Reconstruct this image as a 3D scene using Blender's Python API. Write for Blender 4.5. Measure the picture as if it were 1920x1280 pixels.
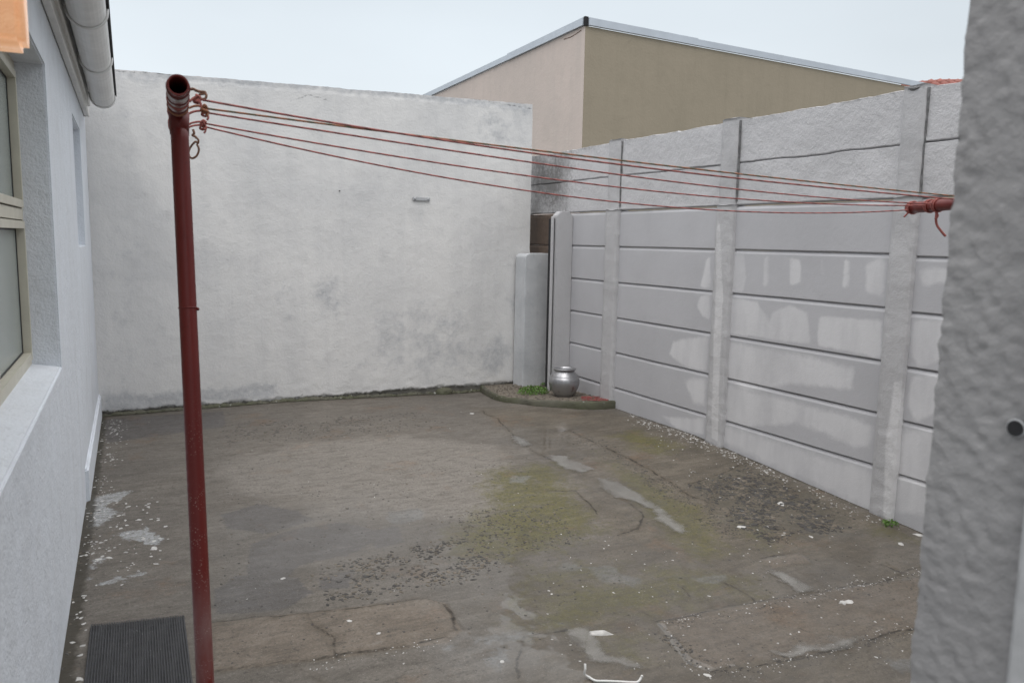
import bpy, bmesh, math, random
import numpy as np
from mathutils import Vector, Matrix
random.seed(7); rng = np.random.default_rng(11)
scene = bpy.context.scene
for o in list(bpy.data.objects): bpy.data.objects.remove(o)

# ------------------------------------------------------------------ camera
F = 1475.0; CX, CY = 960.0, 640.0; EYE = 1.5
R = np.array([[0.88611664, 0.0431764, -0.46144674],
              [-0.46311837, 0.12083937, -0.87802006],
              [0.01785119, 0.99173265, 0.12707356]])
cam = bpy.data.cameras.new('camera'); cob = bpy.data.objects.new('camera', cam)
scene.collection.objects.link(cob); scene.camera = cob
cam.sensor_width = 36; cam.lens = F / 1920 * 36; cam.clip_start = .05; cam.clip_end = 2000
M3 = Matrix(R.tolist())
cob.matrix_world = Matrix.Translation((0, 0, EYE)) @ M3.to_4x4()
cam.dof.use_dof = True; cam.dof.focus_distance = 5.2; cam.dof.aperture_fstop = 6.0

# ------------------------------------------------------------------ world: overcast sky
SKY_GAIN = 1.0
world = bpy.data.worlds.new('World'); scene.world = world; world.use_nodes = True
nt = world.node_tree; nt.nodes.clear()
wo = nt.nodes.new('ShaderNodeOutputWorld'); bg = nt.nodes.new('ShaderNodeBackground')
sky = nt.nodes.new('ShaderNodeTexSky'); sky.sky_type = 'NISHITA'; sky.sun_disc = False
SUN_EL, SUN_AZ = math.radians(58), math.radians(212)     # azimuth clockwise from +Y
sky.sun_elevation = SUN_EL; sky.sun_rotation = SUN_AZ
hs = nt.nodes.new('ShaderNodeHueSaturation'); hs.inputs['Saturation'].default_value = .3; hs.inputs['Value'].default_value = .012
tc = nt.nodes.new('ShaderNodeTexCoord'); sx = nt.nodes.new('ShaderNodeSeparateXYZ')
mp = nt.nodes.new('ShaderNodeMapping'); mp.inputs['Scale'].default_value = (1, 1, 2.6)
nz = nt.nodes.new('ShaderNodeTexNoise'); nz.inputs['Scale'].default_value = 1.7; nz.inputs['Detail'].default_value = 4; nz.inputs['Roughness'].default_value = .45
ramp = nt.nodes.new('ShaderNodeValToRGB')               # overcast: brighter overhead than at the horizon
ramp.color_ramp.elements[0].position = 0.0; ramp.color_ramp.elements[0].color = (.76, .82, .86, 1)
ramp.color_ramp.elements[1].position = 1.0; ramp.color_ramp.elements[1].color = (2.62, 2.58, 2.58, 1)
e = ramp.color_ramp.elements.new(.34); e.color = (.68, .752, .812, 1)
e = ramp.color_ramp.elements.new(.58); e.color = (1.42, 1.44, 1.48, 1)
nr = nt.nodes.new('ShaderNodeMapRange'); nr.inputs[1].default_value = .3; nr.inputs[2].default_value = .7; nr.inputs[3].default_value = .91; nr.inputs[4].default_value = 1.07
mul = nt.nodes.new('ShaderNodeMix'); mul.data_type = 'RGBA'; mul.blend_type = 'MULTIPLY'; mul.inputs[0].default_value = 1
add = nt.nodes.new('ShaderNodeMix'); add.data_type = 'RGBA'; add.blend_type = 'ADD'; add.inputs[0].default_value = 1
L = nt.links.new
L(tc.outputs['Generated'], sx.inputs[0]); L(sx.outputs['Z'], ramp.inputs[0])
L(tc.outputs['Generated'], mp.inputs[0]); L(mp.outputs[0], nz.inputs[0]); L(nz.outputs[0], nr.inputs[0])
L(ramp.outputs[0], mul.inputs[6]); L(nr.outputs[0], mul.inputs[7])
L(sky.outputs[0], hs.inputs['Color']); L(mul.outputs[2], add.inputs[6]); L(hs.outputs[0], add.inputs[7])
L(add.outputs[2], bg.inputs[0]); bg.inputs[1].default_value = SKY_GAIN; L(bg.outputs[0], wo.inputs[0])

sl = bpy.data.lights.new('sun', 'SUN'); sl.energy = .5; sl.angle = math.radians(25); sl.color = (1, .97, .93)
so = bpy.data.objects.new('sun', sl); scene.collection.objects.link(so)
sd_ = Vector((math.sin(SUN_AZ) * math.cos(SUN_EL), math.cos(SUN_AZ) * math.cos(SUN_EL), math.sin(SUN_EL)))
so.rotation_euler = sd_.to_track_quat('Z', 'Y').to_euler()
scene.view_settings.view_transform = 'Standard'; scene.view_settings.look = 'None'
scene.view_settings.exposure = 0.0; scene.view_settings.gamma = 1; scene.view_settings.use_curve_mapping = False
scene.render.resolution_x = 1024; scene.render.resolution_y = 682
scene.render.engine = 'CYCLES'

# ------------------------------------------------------------------ picking points of the place along view rays
def ray(p): return R @ np.array([p[0] - CX, -(p[1] - CY), -F])
def gz(x, y):
    x = np.asarray(x, float); y = np.asarray(y, float)
    return .055 + .062 * np.clip(x / 3.95, 0, 1.05) * np.clip(y - 4.35, -3.2, .15) - .05 * np.clip((x - 1.4) / 1.7, 0, 1) * np.clip((y - 6.1) / .8, 0, 1)
def G(p, dz=0.):
    d = ray(p); z = 0.05
    for _ in range(12):
        t = (z - EYE) / d[2]; q = d * t; z = float(gz(q[0], q[1])) + dz
    return (q[0], q[1], z)
def onX(p, X): d = ray(p); q = d * X / d[0]; return (q[1], q[2] + EYE)
def onY(p, Y): d = ray(p); q = d * Y / d[1]; return (q[0], q[2] + EYE)
def dep(p, D): d = ray(p) / F * D; return Vector((d[0], d[1], d[2] + EYE))

# ------------------------------------------------------------------ numpy noise
def _h(ix, iy, iz, s):
    n = (ix * 374761393 + iy * 668265263 + iz * 2147483647 + s * 974634777) & 0xffffffff
    n = ((n ^ (n >> 13)) * 1274126177) & 0xffffffff
    n = n ^ (n >> 16)
    return (n & 0xffff) / 65535.0
def vnoise(x, y, z=0., s=0):
    x, y, z = np.broadcast_arrays(np.asarray(x, float), np.asarray(y, float), np.asarray(z, float))
    ix = np.floor(x).astype(np.int64); iy = np.floor(y).astype(np.int64); iz = np.floor(z).astype(np.int64)
    fx, fy, fz = x - ix, y - iy, z - iz
    fx = fx * fx * (3 - 2 * fx); fy = fy * fy * (3 - 2 * fy); fz = fz * fz * (3 - 2 * fz)
    r = 0
    for a in (0, 1):
        for b in (0, 1):
            for c in (0, 1):
                w = (fx if a else 1 - fx) * (fy if b else 1 - fy) * (fz if c else 1 - fz)
                r = r + w * _h(ix + a, iy + b, iz + c, s)
    return r * 2 - 1
def fbm(x, y, z=0., s=0, o=4):
    r = 0; a = 1; t = 0
    for i in range(o):
        f = 2 ** i; r = r + a * vnoise(np.asarray(x) * f, np.asarray(y) * f, np.asarray(z) * f, s + i); t += a; a *= .5
    return r / t
def poly_sd(P, poly):
    """signed distance (inside negative) from points P (n,2) to polygon"""
    P = np.asarray(P, float); n = len(poly); d = np.full(len(P), 1e9); ins = np.zeros(len(P), bool)
    for i in range(n):
        a = np.array(poly[i]); b = np.array(poly[(i + 1) % n]); e = b - a; w = P - a
        t = np.clip((w @ e) / max(e @ e, 1e-12), 0, 1); q = w - np.outer(t, e)
        d = np.minimum(d, np.hypot(q[:, 0], q[:, 1]))
        c = ((a[1] > P[:, 1]) != (b[1] > P[:, 1]))
        with np.errstate(divide='ignore', invalid='ignore'):
            xx = (b[0] - a[0]) * (P[:, 1] - a[1]) / (b[1] - a[1] if b[1] != a[1] else 1e-12) + a[0]
        ins ^= c & (P[:, 0] < xx)
    return np.where(ins, -d, d)
def line_d(P, pl):
    d = np.full(len(P), 1e9)
    for a, b in zip(pl[:-1], pl[1:]):
        a = np.array(a); b = np.array(b); e = b - a; w = P - a
        t = np.clip((w @ e) / max(e @ e, 1e-12), 0, 1); q = w - np.outer(t, e)
        d = np.minimum(d, np.hypot(q[:, 0], q[:, 1]))
    return d

# ------------------------------------------------------------------ object helpers
C = scene.collection
def tag(o, label=None, cat=None, group=None, kind=None):
    if label: o['label'] = label
    if cat: o['category'] = cat
    if group: o['group'] = group
    if kind: o['kind'] = kind
    return o
def thing(name, label, cat, loc=(0, 0, 0), group=None):
    o = bpy.data.objects.new(name, None); o.empty_display_size = .1; C.objects.link(o); o.location = loc
    return tag(o, label, cat, group)
def link(name, me, mat, parent=None, smooth=False):
    mats = mat if isinstance(mat, (list, tuple)) else [mat]
    for m in mats: me.materials.append(m)
    if smooth:
        me.polygons.foreach_set('use_smooth', [True] * len(me.polygons))
    o = bpy.data.objects.new(name, me); C.objects.link(o)
    if parent is not None:
        o.parent = parent; o.matrix_parent_inverse = Matrix.Translation(parent.location).inverted()
    return o
def mesh(name, v, f, mat, parent=None, smooth=False):
    me = bpy.data.meshes.new(name); me.from_pydata([tuple(map(float, p)) for p in v], [], f); me.update()
    return link(name, me, mat, parent, smooth)
def from_bm(name, bm, mat, parent=None, smooth=False):
    bmesh.ops.recalc_face_normals(bm, faces=bm.faces)
    me = bpy.data.meshes.new(name); bm.to_mesh(me); bm.free(); return link(name, me, mat, parent, smooth)
def gridmesh(name, nu, nv, V, mat, parent=None, smooth=True, attrs=None, flip=False):
    """V: (nu*nv,3), index i*nv+j"""
    i, j = np.meshgrid(np.arange(nu - 1), np.arange(nv - 1), indexing='ij'); a = (i * nv + j).ravel()
    F4 = np.stack([a, a + nv, a + nv + 1, a + 1], 1)
    if flip: F4 = F4[:, ::-1]
    me = bpy.data.meshes.new(name); me.vertices.add(len(V)); me.vertices.foreach_set('co', np.asarray(V, np.float32).ravel())
    me.loops.add(F4.size); me.loops.foreach_set('vertex_index', F4.astype(np.int32).ravel())
    me.polygons.add(len(F4)); me.polygons.foreach_set('loop_start', np.arange(0, F4.size, 4, dtype=np.int32))
    me.update(calc_edges=True); me.validate()
    if attrs:
        for k, (r, g, b) in attrs.items(): setcol(me, k, r, g, b)
    return link(name, me, mat, parent, smooth)
def setcol(me, k, r, g=0, b=0):
    n = len(me.vertices); A = np.ones((n, 4), np.float32)
    A[:, 0] = r; A[:, 1] = g; A[:, 2] = b
    at = me.attributes.new(k, 'FLOAT_COLOR', 'POINT'); at.data.foreach_set('color', A.ravel())
def bbox(bm, x0, x1, y0, y1, z0, z1, T=None):
    vs = [bm.verts.new((x, y, z)) for x in (x0, x1) for y in (y0, y1) for z in (z0, z1)]
    for q in ((0, 1, 3, 2), (4, 6, 7, 5), (0, 4, 5, 1), (2, 3, 7, 6), (0, 2, 6, 4), (1, 5, 7, 3)): bm.faces.new([vs[k] for k in q])
    if T:
        for v in vs: v.co = T(v.co)
    return vs
def bevel(bm, w, seg=2):
    bmesh.ops.remove_doubles(bm, verts=bm.verts, dist=1e-5)
    bmesh.ops.bevel(bm, geom=list(bm.edges), offset=w, segments=seg, affect='EDGES', clamp_overlap=True)
def tube(bm, pts, r, n=10, cap=True, mi=None, ph=0.):
    pts = [Vector(p) for p in pts]; rs = r if hasattr(r, '__len__') else [r] * len(pts)
    rings = []; up = None
    for i, p in enumerate(pts):
        t = (pts[min(i + 1, len(pts) - 1)] - pts[max(i - 1, 0)]).normalized()
        if up is None:
            up = Vector((0, 0, 1)) if abs(t.z) < .9 else Vector((1, 0, 0))
        s = t.cross(up).normalized(); up = s.cross(t).normalized()
        rings.append([bm.verts.new(p + (s * math.cos(2 * math.pi * k / n) + up * math.sin(2 * math.pi * k / n)) * rs[i]) for k in range(n)])
    for i in range(len(rings) - 1):
        for k in range(n):
            f = bm.faces.new((rings[i][k], rings[i][(k + 1) % n], rings[i + 1][(k + 1) % n], rings[i + 1][k]))
            f.smooth = True
            if mi: f.material_index = mi(i, k)
    if cap:
        bm.faces.new(rings[0][::-1]); bm.faces.new(rings[-1])
    return rings
def torus(bm, c, axis, rad, r, n=24, m=8, jit=0.):
    c = Vector(c); a = Vector(axis).normalized(); u = a.orthogonal().normalized(); w = a.cross(u)
    pts = [c + (u * math.cos(2 * math.pi * i / n) + w * math.sin(2 * math.pi * i / n)) * rad + a * jit * math.sin(2 * math.pi * i / n) for i in range(n + 1)]
    tube(bm, pts, r, m, cap=False)

# ------------------------------------------------------------------ node helper
class N:
    def __init__(s, name):
        s.m = bpy.data.materials.new(name); s.m.use_nodes = True; s.t = s.m.node_tree; s.t.nodes.clear()
        s.out = s.t.nodes.new('ShaderNodeOutputMaterial'); s.b = s.t.nodes.new('ShaderNodeBsdfPrincipled')
        s.t.links.new(s.b.outputs[0], s.out.inputs[0]); s.tc = s.t.nodes.new('ShaderNodeTexCoord'); s.co = s.tc.outputs['Object']
    def n(s, k): return s.t.nodes.new(k)
    def put(s, inp, v):
        if hasattr(v, 'is_output') or isinstance(v, bpy.types.NodeSocket): s.t.links.new(v, inp)
        elif isinstance(v, (tuple, list)) and len(v) == 3 and inp.type == 'RGBA': inp.default_value = (*v, 1)
        else: inp.default_value = v
    def noise(s, sc, det=4, ro=.55, dist=0, vec=None, scale3=None):
        x = s.n('ShaderNodeTexNoise'); v = vec or s.co
        if scale3:
            m = s.n('ShaderNodeMapping'); s.t.links.new(v, m.inputs[0]); m.inputs['Scale'].default_value = scale3; v = m.outputs[0]
        s.t.links.new(v, x.inputs[0]); x.inputs['Scale'].default_value = sc; x.inputs['Detail'].default_value = det
        x.inputs['Roughness'].default_value = ro; x.inputs['Distortion'].default_value = dist; return x.outputs[0]
    def vor(s, sc, feat='F1', scale3=None, out=0):
        x = s.n('ShaderNodeTexVoronoi'); x.feature = feat; v = s.co
        if scale3:
            m = s.n('ShaderNodeMapping'); s.t.links.new(v, m.inputs[0]); m.inputs['Scale'].default_value = scale3; v = m.outputs[0]
        s.t.links.new(v, x.inputs[0]); x.inputs['Scale'].default_value = sc; return x.outputs[out]
    def rng(s, v, a, b, c=0., d=1., smooth=False):
        x = s.n('ShaderNodeMapRange'); s.put(x.inputs[0], v); 
        if smooth: x.interpolation_type = 'SMOOTHSTEP'
        for i, k in enumerate((a, b, c, d)): s.put(x.inputs[i + 1], k)
        return x.outputs[0]
    def math(s, op, a, b=0.):
        x = s.n('ShaderNodeMath'); x.operation = op; s.put(x.inputs[0], a); s.put(x.inputs[1], b); return x.outputs[0]
    def mix(s, f, a, b, mode='MIX'):
        x = s.n('ShaderNodeMix'); x.data_type = 'RGBA'; x.blend_type = mode; s.put(x.inputs[0], f); s.put(x.inputs[6], a); s.put(x.inputs[7], b); return x.outputs[2]
    def attr(s, k):
        x = s.n('ShaderNodeAttribute'); x.attribute_name = k; y = s.n('ShaderNodeSeparateColor'); s.t.links.new(x.outputs['Color'], y.inputs[0]); return y.outputs
    def xyz(s):
        y = s.n('ShaderNodeSeparateXYZ'); s.t.links.new(s.co, y.inputs[0]); return y.outputs
    def bump(s, h, dist=.002, st=1., prev=None):
        x = s.n('ShaderNodeBump'); x.inputs['Strength'].default_value = st; x.inputs['Distance'].default_value = dist; s.t.links.new(h, x.inputs['Height'])
        if prev is not None: s.t.links.new(prev, x.inputs['Normal'])
        return x.outputs[0]
    def fin(s, col, rough=.8, normal=None, metal=0., spec=.5, **k):
        s.put(s.b.inputs['Base Color'], col); s.put(s.b.inputs['Roughness'], rough); s.put(s.b.inputs['Metallic'], metal)
        s.put(s.b.inputs['Specular IOR Level'], spec)
        if normal is not None: s.t.links.new(normal, s.b.inputs['Normal'])
        for kk, v in k.items(): s.put(s.b.inputs[kk], v)
        return s.m
def plain(name, col, rough=.6, metal=0., var=.12, sc=30, bump=.0):
    m = N(name); n = m.noise(sc, 5); n2 = m.noise(sc * .13, 3)
    c = m.mix(m.rng(n, .35, .65), tuple(x * (1 - var) for x in col), tuple(min(1, x * (1 + var)) for x in col))
    c = m.mix(m.rng(n2, .35, .7, 0, .35), c, tuple(x * .75 for x in col))
    nb = m.bump(n, .002, .5) if bump else None
    return m.fin(c, m.rng(n2, .3, .7, rough * .85, min(1, rough * 1.15)), nb, metal)

def plaster(name, white, stain, stipple=90, sdist=.003, streak=.35, blot=1.3, rough=.75, attrs=False, big=.5, lowb=1.):
    m = N(name)
    n1 = m.noise(blot, 6, .6, .4); n2 = m.noise(blot * 4.3, 6, .65); fine = m.noise(stipple, 3, .6); n4 = m.noise(stipple * .18, 5, .6)
    st = m.noise(3.2, 5, .55, .3, scale3=(2.2, 2.2, .16))
    c = m.mix(m.rng(n1, .38, .68, 0, big), white, stain)
    c = m.mix(m.math('MULTIPLY', m.rng(st, .48, .72, 0, 1), streak), c, stain)
    c = m.mix(m.rng(n2, .54, .74, 0, .32), c, tuple(x * .86 for x in stain))
    c = m.mix(m.rng(n4, .6, .78, 0, .25), c, tuple(x * .7 for x in stain))
    if attrs:
        a = m.attr('stain')    # R: grey weathering (sd based), G: dirt at base, B: hairline cracks
        e = m.noise(9, 6, .7); w = m.noise(26, 4, .7)
        g = m.rng(m.math('ADD', a[0], m.math('MULTIPLY', m.math('SUBTRACT', e, .5), 1.3)), .42, .8, 0, .62)
        g = m.math('MULTIPLY', g, m.rng(w, .3, .62, .35, 1))
        c = m.mix(g, c, (.33, .345, .37))
        d = m.rng(m.math('ADD', a[1], m.math('MULTIPLY', m.math('SUBTRACT', w, .5), .9)), .45, .72, 0, .9)
        c = m.mix(d, c, (.075, .07, .055))
        k = m.rng(m.math('ADD', a[2], m.math('MULTIPLY', m.math('SUBTRACT', w, .5), .8)), .62, .8, 0, .75)
        c = m.mix(k, c, (.13, .13, .13))
    b = m.bump(fine, sdist, .8); b = m.bump(n4, sdist * 2.5 * lowb, .7, b); b = m.bump(n2, .01 * lowb, .4, b)
    return m.fin(c, rough, b, 0, .3)

# ------------------------------------------------------------------ materials
MAT = {}
MAT['backwall'] = plaster('white_weathered_plaster', (.70, .69, .675), (.52, .52, .525), 60, .0026, .28, 1.3, attrs=True)
MAT['house'] = plaster('white_house_plaster', (.70, .735, .785), (.54, .555, .57), 95, .004, .3, 1.6, big=.28)
MAT['pier'] = plaster('grey_door_plaster', (.33, .325, .325), (.27, .265, .265), 120, .0022, .3, 3.2, big=.6, lowb=.12)
MAT['stub'] = plaster('bluish_white_plaster', (.62, .63, .64), (.40, .42, .44), 60, .002, .35, 3.5)
MAT['pink'] = plaster('pinkish_plaster', (.60, .515, .465), (.50, .445, .405), 40, .003, .45, .7)
MAT['olive'] = plaster('olive_plaster', (.325, .280, .212), (.27, .235, .175), 30, .003, .45, .6, big=.4)
MAT['white_trim'] = plain('white_painted_trim', (.70, .70, .68), .55, 0, .05, 12, 1)
MAT['pvc'] = plain('white_gutter_paint', (.72, .715, .70), .45, 0, .05, 18)
MAT['frame'] = plain('cream_window_frame', (.55, .52, .43), .45, 0, .05, 20)
MAT['gasket'] = plain('black_window_gasket', (.015, .015, .015), .6)
MAT['flash'] = plain('pale_metal_flashing', (.52, .57, .63), .4, .0, .06, 3)
MAT['dark'] = plain('dark_gap', (.02, .02, .022), .9)
MAT['soil_dark'] = plain('open_ground', (.10, .095, .085), .95, 0, .3, 1)
MAT['rust'] = plain('rusty_steel', (.20, .11, .075), .6, .3, .35, 150)
MAT['rope_a'] = plain('pink_rope', (.33, .105, .09), .8, 0, .25, 300)
MAT['rope_b'] = plain('dark_rope_strand', (.17, .055, .05), .85, 0, .25, 300)
MAT['rope_c'] = plain('green_rope_strand', (.10, .10, .06), .85, 0, .25, 300)
MAT['rope_d'] = plain('orange_rope_strand', (.30, .13, .07), .8, 0, .25, 300)
MAT['strap'] = plain('white_plastic', (.74, .74, .72), .4, 0, .04, 30)
MAT['flake'] = plain('white_paint_flake', (.47, .46, .44), .7, 0, .3, 20)
MAT['chip'] = plain('dark_stone_chip', (.058, .054, .050), .85, 0, .4, 14)
MAT['chip2'] = plain('brown_stone_chip', (.13, .11, .085), .85, 0, .4, 14)
MAT['leaf'] = plain('bright_weed_leaf', (.11, .21, .04), .5, 0, .35, 40)
MAT['tile'] = plain('red_roof_tile', (.24, .075, .055), .7, 0, .3, 6)
MAT['redgrit'] = plain('red_paint_chalk', (.24, .055, .05), .8, 0, .4, 60)

def m_redpole():
    m = N('worn_red_gloss_paint'); n = m.noise(60, 5, .7); big = m.noise(3, 4, .6, scale3=(1, 1, .35)); v = m.vor(170)
    z = m.xyz()[2]
    c = m.mix(m.rng(big, .35, .7), (.105, .012, .010), (.15, .020, .015))
    sp = m.math('MULTIPLY', m.rng(v, .26, .14, 0, 1), m.rng(z, 1.15, .75, 0, 1))
    sp = m.math('MULTIPLY', sp, m.rng(m.noise(14, 3), .42, .6, 0, .85))
    c = m.mix(sp, c, (.33, .24, .22))
    dust = m.math('MULTIPLY', m.rng(m.noise(9, 4, .6, 0, None, (1, 1, .3)), .42, .66, 0, .5), m.rng(z, .62, .45, 0, 1))
    c = m.mix(dust, c, (.28, .22, .21))
    c = m.mix(m.rng(n, .62, .74, 0, .7), c, (.07, .015, .012))
    return m.fin(c, m.rng(n, .3, .7, .3, .5), m.bump(n, .0006, .6), 0, .32)
MAT['red'] = m_redpole()
def m_galv():
    m = N('worn_galvanised_with_red_paint'); n = m.noise(45, 4, .65); n2 = m.noise(130, 3)
    c = m.mix(m.rng(n, .44, .52), (.36, .35, .34), (.17, .025, .02)); c = m.mix(m.rng(n2, .55, .7, 0, .5), c, (.12, .07, .05))
    return m.fin(c, .4, m.bump(n2, .0006), .2)
MAT['galv'] = m_galv()
def m_silver():
    m = N('silver_paint_on_clay'); n = m.noise(20, 5, .6); n2 = m.noise(6, 4)
    c = m.mix(m.rng(n2, .4, .7), (.42, .42, .43), (.32, .32, .33)); c = m.mix(m.rng(n, .60, .70, 0, .75), c, (.17, .13, .11)); c = m.mix(m.rng(m.noise(45, 4, .7), .6, .7, 0, .5), c, (.2, .19, .18))
    return m.fin(c, m.rng(n, .3, .7, .28, .42), m.bump(n, .0015, .5), .75)
MAT['silver'] = m_silver()

def m_fence(name, base, light, rough_scale=0.):
    m = N(name); a = m.attr('paint')      # R: fresh lighter paint, G: dark weathering, B: unpainted brown
    e = m.noise(7, 6, .7); e2 = m.noise(30, 5, .7); e3 = m.noise(3.4, 5, .6, scale3=(1, 1.6, .45))
    n1 = m.noise(2.1, 5, .6)
    c = m.mix(m.rng(n1, .35, .7), base, tuple(x * .91 for x in base))
    s = m.math('ADD', a[0], m.math('MULTIPLY', m.math('SUBTRACT', e, .5), .38))
    s = m.math('ADD', s, m.math('MULTIPLY', m.math('SUBTRACT', e2, .5), .16))
    k = m.rng(s, .43, .60, 0, 1); fade = m.rng(e3, .36, .56, .5, 1)
    c = m.mix(m.math('MULTIPLY', k, fade), c, light)
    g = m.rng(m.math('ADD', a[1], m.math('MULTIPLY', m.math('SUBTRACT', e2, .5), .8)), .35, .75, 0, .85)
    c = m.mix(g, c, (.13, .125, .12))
    c = m.mix(m.rng(m.noise(1.9, 4, .6, scale3=(1, 1, .3)), .5, .75, 0, .3), c, tuple(x * .80 for x in base))
    c = m.mix(m.rng(a[2], .4, .6), c, m.mix(m.rng(e2, .3, .7), (.085, .060, .045), (.125, .088, .066)))
    b = m.bump(m.noise(120, 4, .65), .0012 + rough_scale * .003, .8); b = m.bump(m.noise(22, 5, .65), .003 + rough_scale * .012, .6, b)
    return m.fin(c, m.rng(e, .3, .7, .55, .75), b, 0, .35)
MAT['fence'] = m_fence('grey_painted_precast', (.492, .488, .503), (.635, .628, .636))
MAT['fence_up'] = m_fence('rough_light_precast', (.575, .567, .575), (.65, .645, .655), 1.)
MAT['post'] = m_fence('painted_post', (.49, .484, .49), (.64, .632, .635), .6)

def m_ground():
    m = N('wet_stained_concrete')
    A = m.attr('ga'); B = m.attr('gb'); Cc = m.attr('gc'); D = m.attr('gd')
    e = m.noise(5, 7, .65, .3); e2 = m.noise(24, 6, .7); e3 = m.noise(90, 4, .7); big = m.noise(.9, 5, .6); st = m.noise(4, 6, .62, .4, scale3=(.7, 1.7, 1))
    def msk(a, w=.7, lo=.42, hi=.6, hi_amt=1., fine=.25):
        s = m.math('ADD', a, m.math('MULTIPLY', m.math('SUBTRACT', e, .5), w)); s = m.math('ADD', s, m.math('MULTIPLY', m.math('SUBTRACT', e2, .5), fine))
        return m.rng(s, lo, hi, 0, hi_amt)
    str_ = m.noise(14, 6, .7, .5, scale3=(.55, 2.2, 1)); grit = m.noise(60, 5, .75)
    c = m.mix(m.rng(st, .3, .7), (.118, .104, .088), (.205, .185, .160))
    c = m.mix(m.rng(big, .4, .65, 0, .6), c, (.115, .106, .096))
    c = m.mix(msk(A[2], .9, .35, .75, .75), c, (.235, .215, .190))                # light cement
    c = m.mix(msk(B[0], .8, .35, .75, .68), c, m.mix(m.rng(st, .35, .65), (.086, .071, .050), (.165, .138, .102)))   # browner right side
    c = m.mix(msk(B[1], .4, .45, .55, .8), c, m.mix(m.rng(e, .35, .65), (.150, .120, .092), (.215, .178, .142)))   # patch slabs
    mo = m.math('MULTIPLY', msk(A[0], 1.5, .40, .95, 1., 1.1), m.rng(grit, .36, .6, .45, 1.))
    c = m.mix(mo, c, m.mix(m.rng(e2, .35, .65), (.070, .070, .016), (.150, .136, .034)))
    c = m.mix(msk(A[1], .5, .45, .54, .72, .3), c, m.mix(m.rng(e, .35, .65), (.078, .075, .078), (.108, .104, .108)))           # dark damp patches
    c = m.mix(m.math('MULTIPLY', msk(B[2], 1.3, .48, .66, .75, .9), m.rng(grit, .35, .6, .3, 1)), c, (.215, .225, .228))   # pale bluish cement
    pt = m.math('MULTIPLY', msk(Cc[0], 1.5, .50, .60, 1., 1.6), m.rng(grit, .36, .56, .2, .95))
    c = m.mix(pt, c, (.46, .48, .49))                                            # spilled white paint
    c = m.mix(m.rng(m.noise(2.3, 5, .7), .58, .72, 0, .5), c, (.20, .115, .062)) # rusty tinge
    c = m.mix(m.rng(str_, .48, .66, 0, .5), c, (.072, .064, .053))               # trowel and wear streaks
    c = m.mix(m.rng(str_, .44, .28, 0, .35), c, (.27, .25, .22))
    c = m.mix(m.rng(e3, .38, .62, .0, .40), c, (.075, .066, .055))
    c = m.mix(m.rng(grit, .55, .66, 0, .7), c, (.055, .050, .043))
    c = m.mix(m.rng(m.noise(210, 2, .5), .60, .74, 0, .5), c, (.32, .30, .27))
    c = m.mix(m.math('MULTIPLY', m.rng(e2, .56, .66, 0, .6), m.rng(m.noise(1.7, 3), .4, .6)), c, (.085, .078, .068))
    pit = m.math('MULTIPLY', m.rng(m.vor(38, scale3=(.6, 1.4, 1)), .20, .10, 0, .8), m.rng(m.noise(3.1, 5, .75), .42, .6))
    c = m.mix(pit, c, (.045, .043, .040))
    wob = m.math('MULTIPLY', m.math('SUBTRACT', e2, .5), .22)
    brk = m.rng(m.noise(6.5, 4, .7), .36, .55, .1, 1)
    cr = m.math('MULTIPLY', m.rng(m.math('ADD', Cc[1], wob), .885, .975, 0, .9), brk)
    cs = m.math('MULTIPLY', m.rng(m.math('ADD', Cc[1], m.math('MULTIPLY', wob, 2.5)), .52, 1., 0, .6), m.rng(m.noise(3.7, 4, .7), .36, .6, .1, 1))
    c = m.mix(cs, c, (.085, .068, .048)); c = m.mix(cr, c, (.018, .016, .013))
    c = m.mix(msk(D[1], .6, .4, .62, .85, .6), c, (.045, .04, .03))              # dirt along the foot of the walls
    c = m.mix(m.math('MULTIPLY', msk(D[0], .8, .35, .7, .8, .9), m.rng(grit, .4, .6, .2, 1)), c, (.085, .078, .062))
    wet = msk(Cc[2], .9, .30, .85, 1., .2)
    c = m.mix(m.math('MULTIPLY', wet, .28), c, (.06, .052, .042))
    rough = m.rng(wet, 0, 1, .60, .07); dry = m.rng(wet, .2, .9, 1, .12)
    rough = m.math('ADD', rough, m.rng(e2, .3, .7, -.07, .10))
    rough = m.math('MAXIMUM', rough, m.rng(D[0], .3, .6, .04, .5))
    b = m.bump(m.math('MULTIPLY', e3, dry), .0016, .6); b = m.bump(m.math('MULTIPLY', e2, dry), .003, .4, b); b = m.bump(pit, .0015, .4, b)
    b = m.bump(m.math('SUBTRACT', 1., cr), .004, .7, b)
    film = m.math('MULTIPLY', wet, m.rng(m.noise(2.6, 5, .65),   .36, .52, .45, 1))
    m.b.inputs['Coat IOR'].default_value = 1.45
    return m.fin(c, m.rng(e2, .3, .7, .5, .7), b, 0, .16, **{'Coat Weight': film, 'Coat Roughness': .05})
MAT['ground'] = m_ground()
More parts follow.
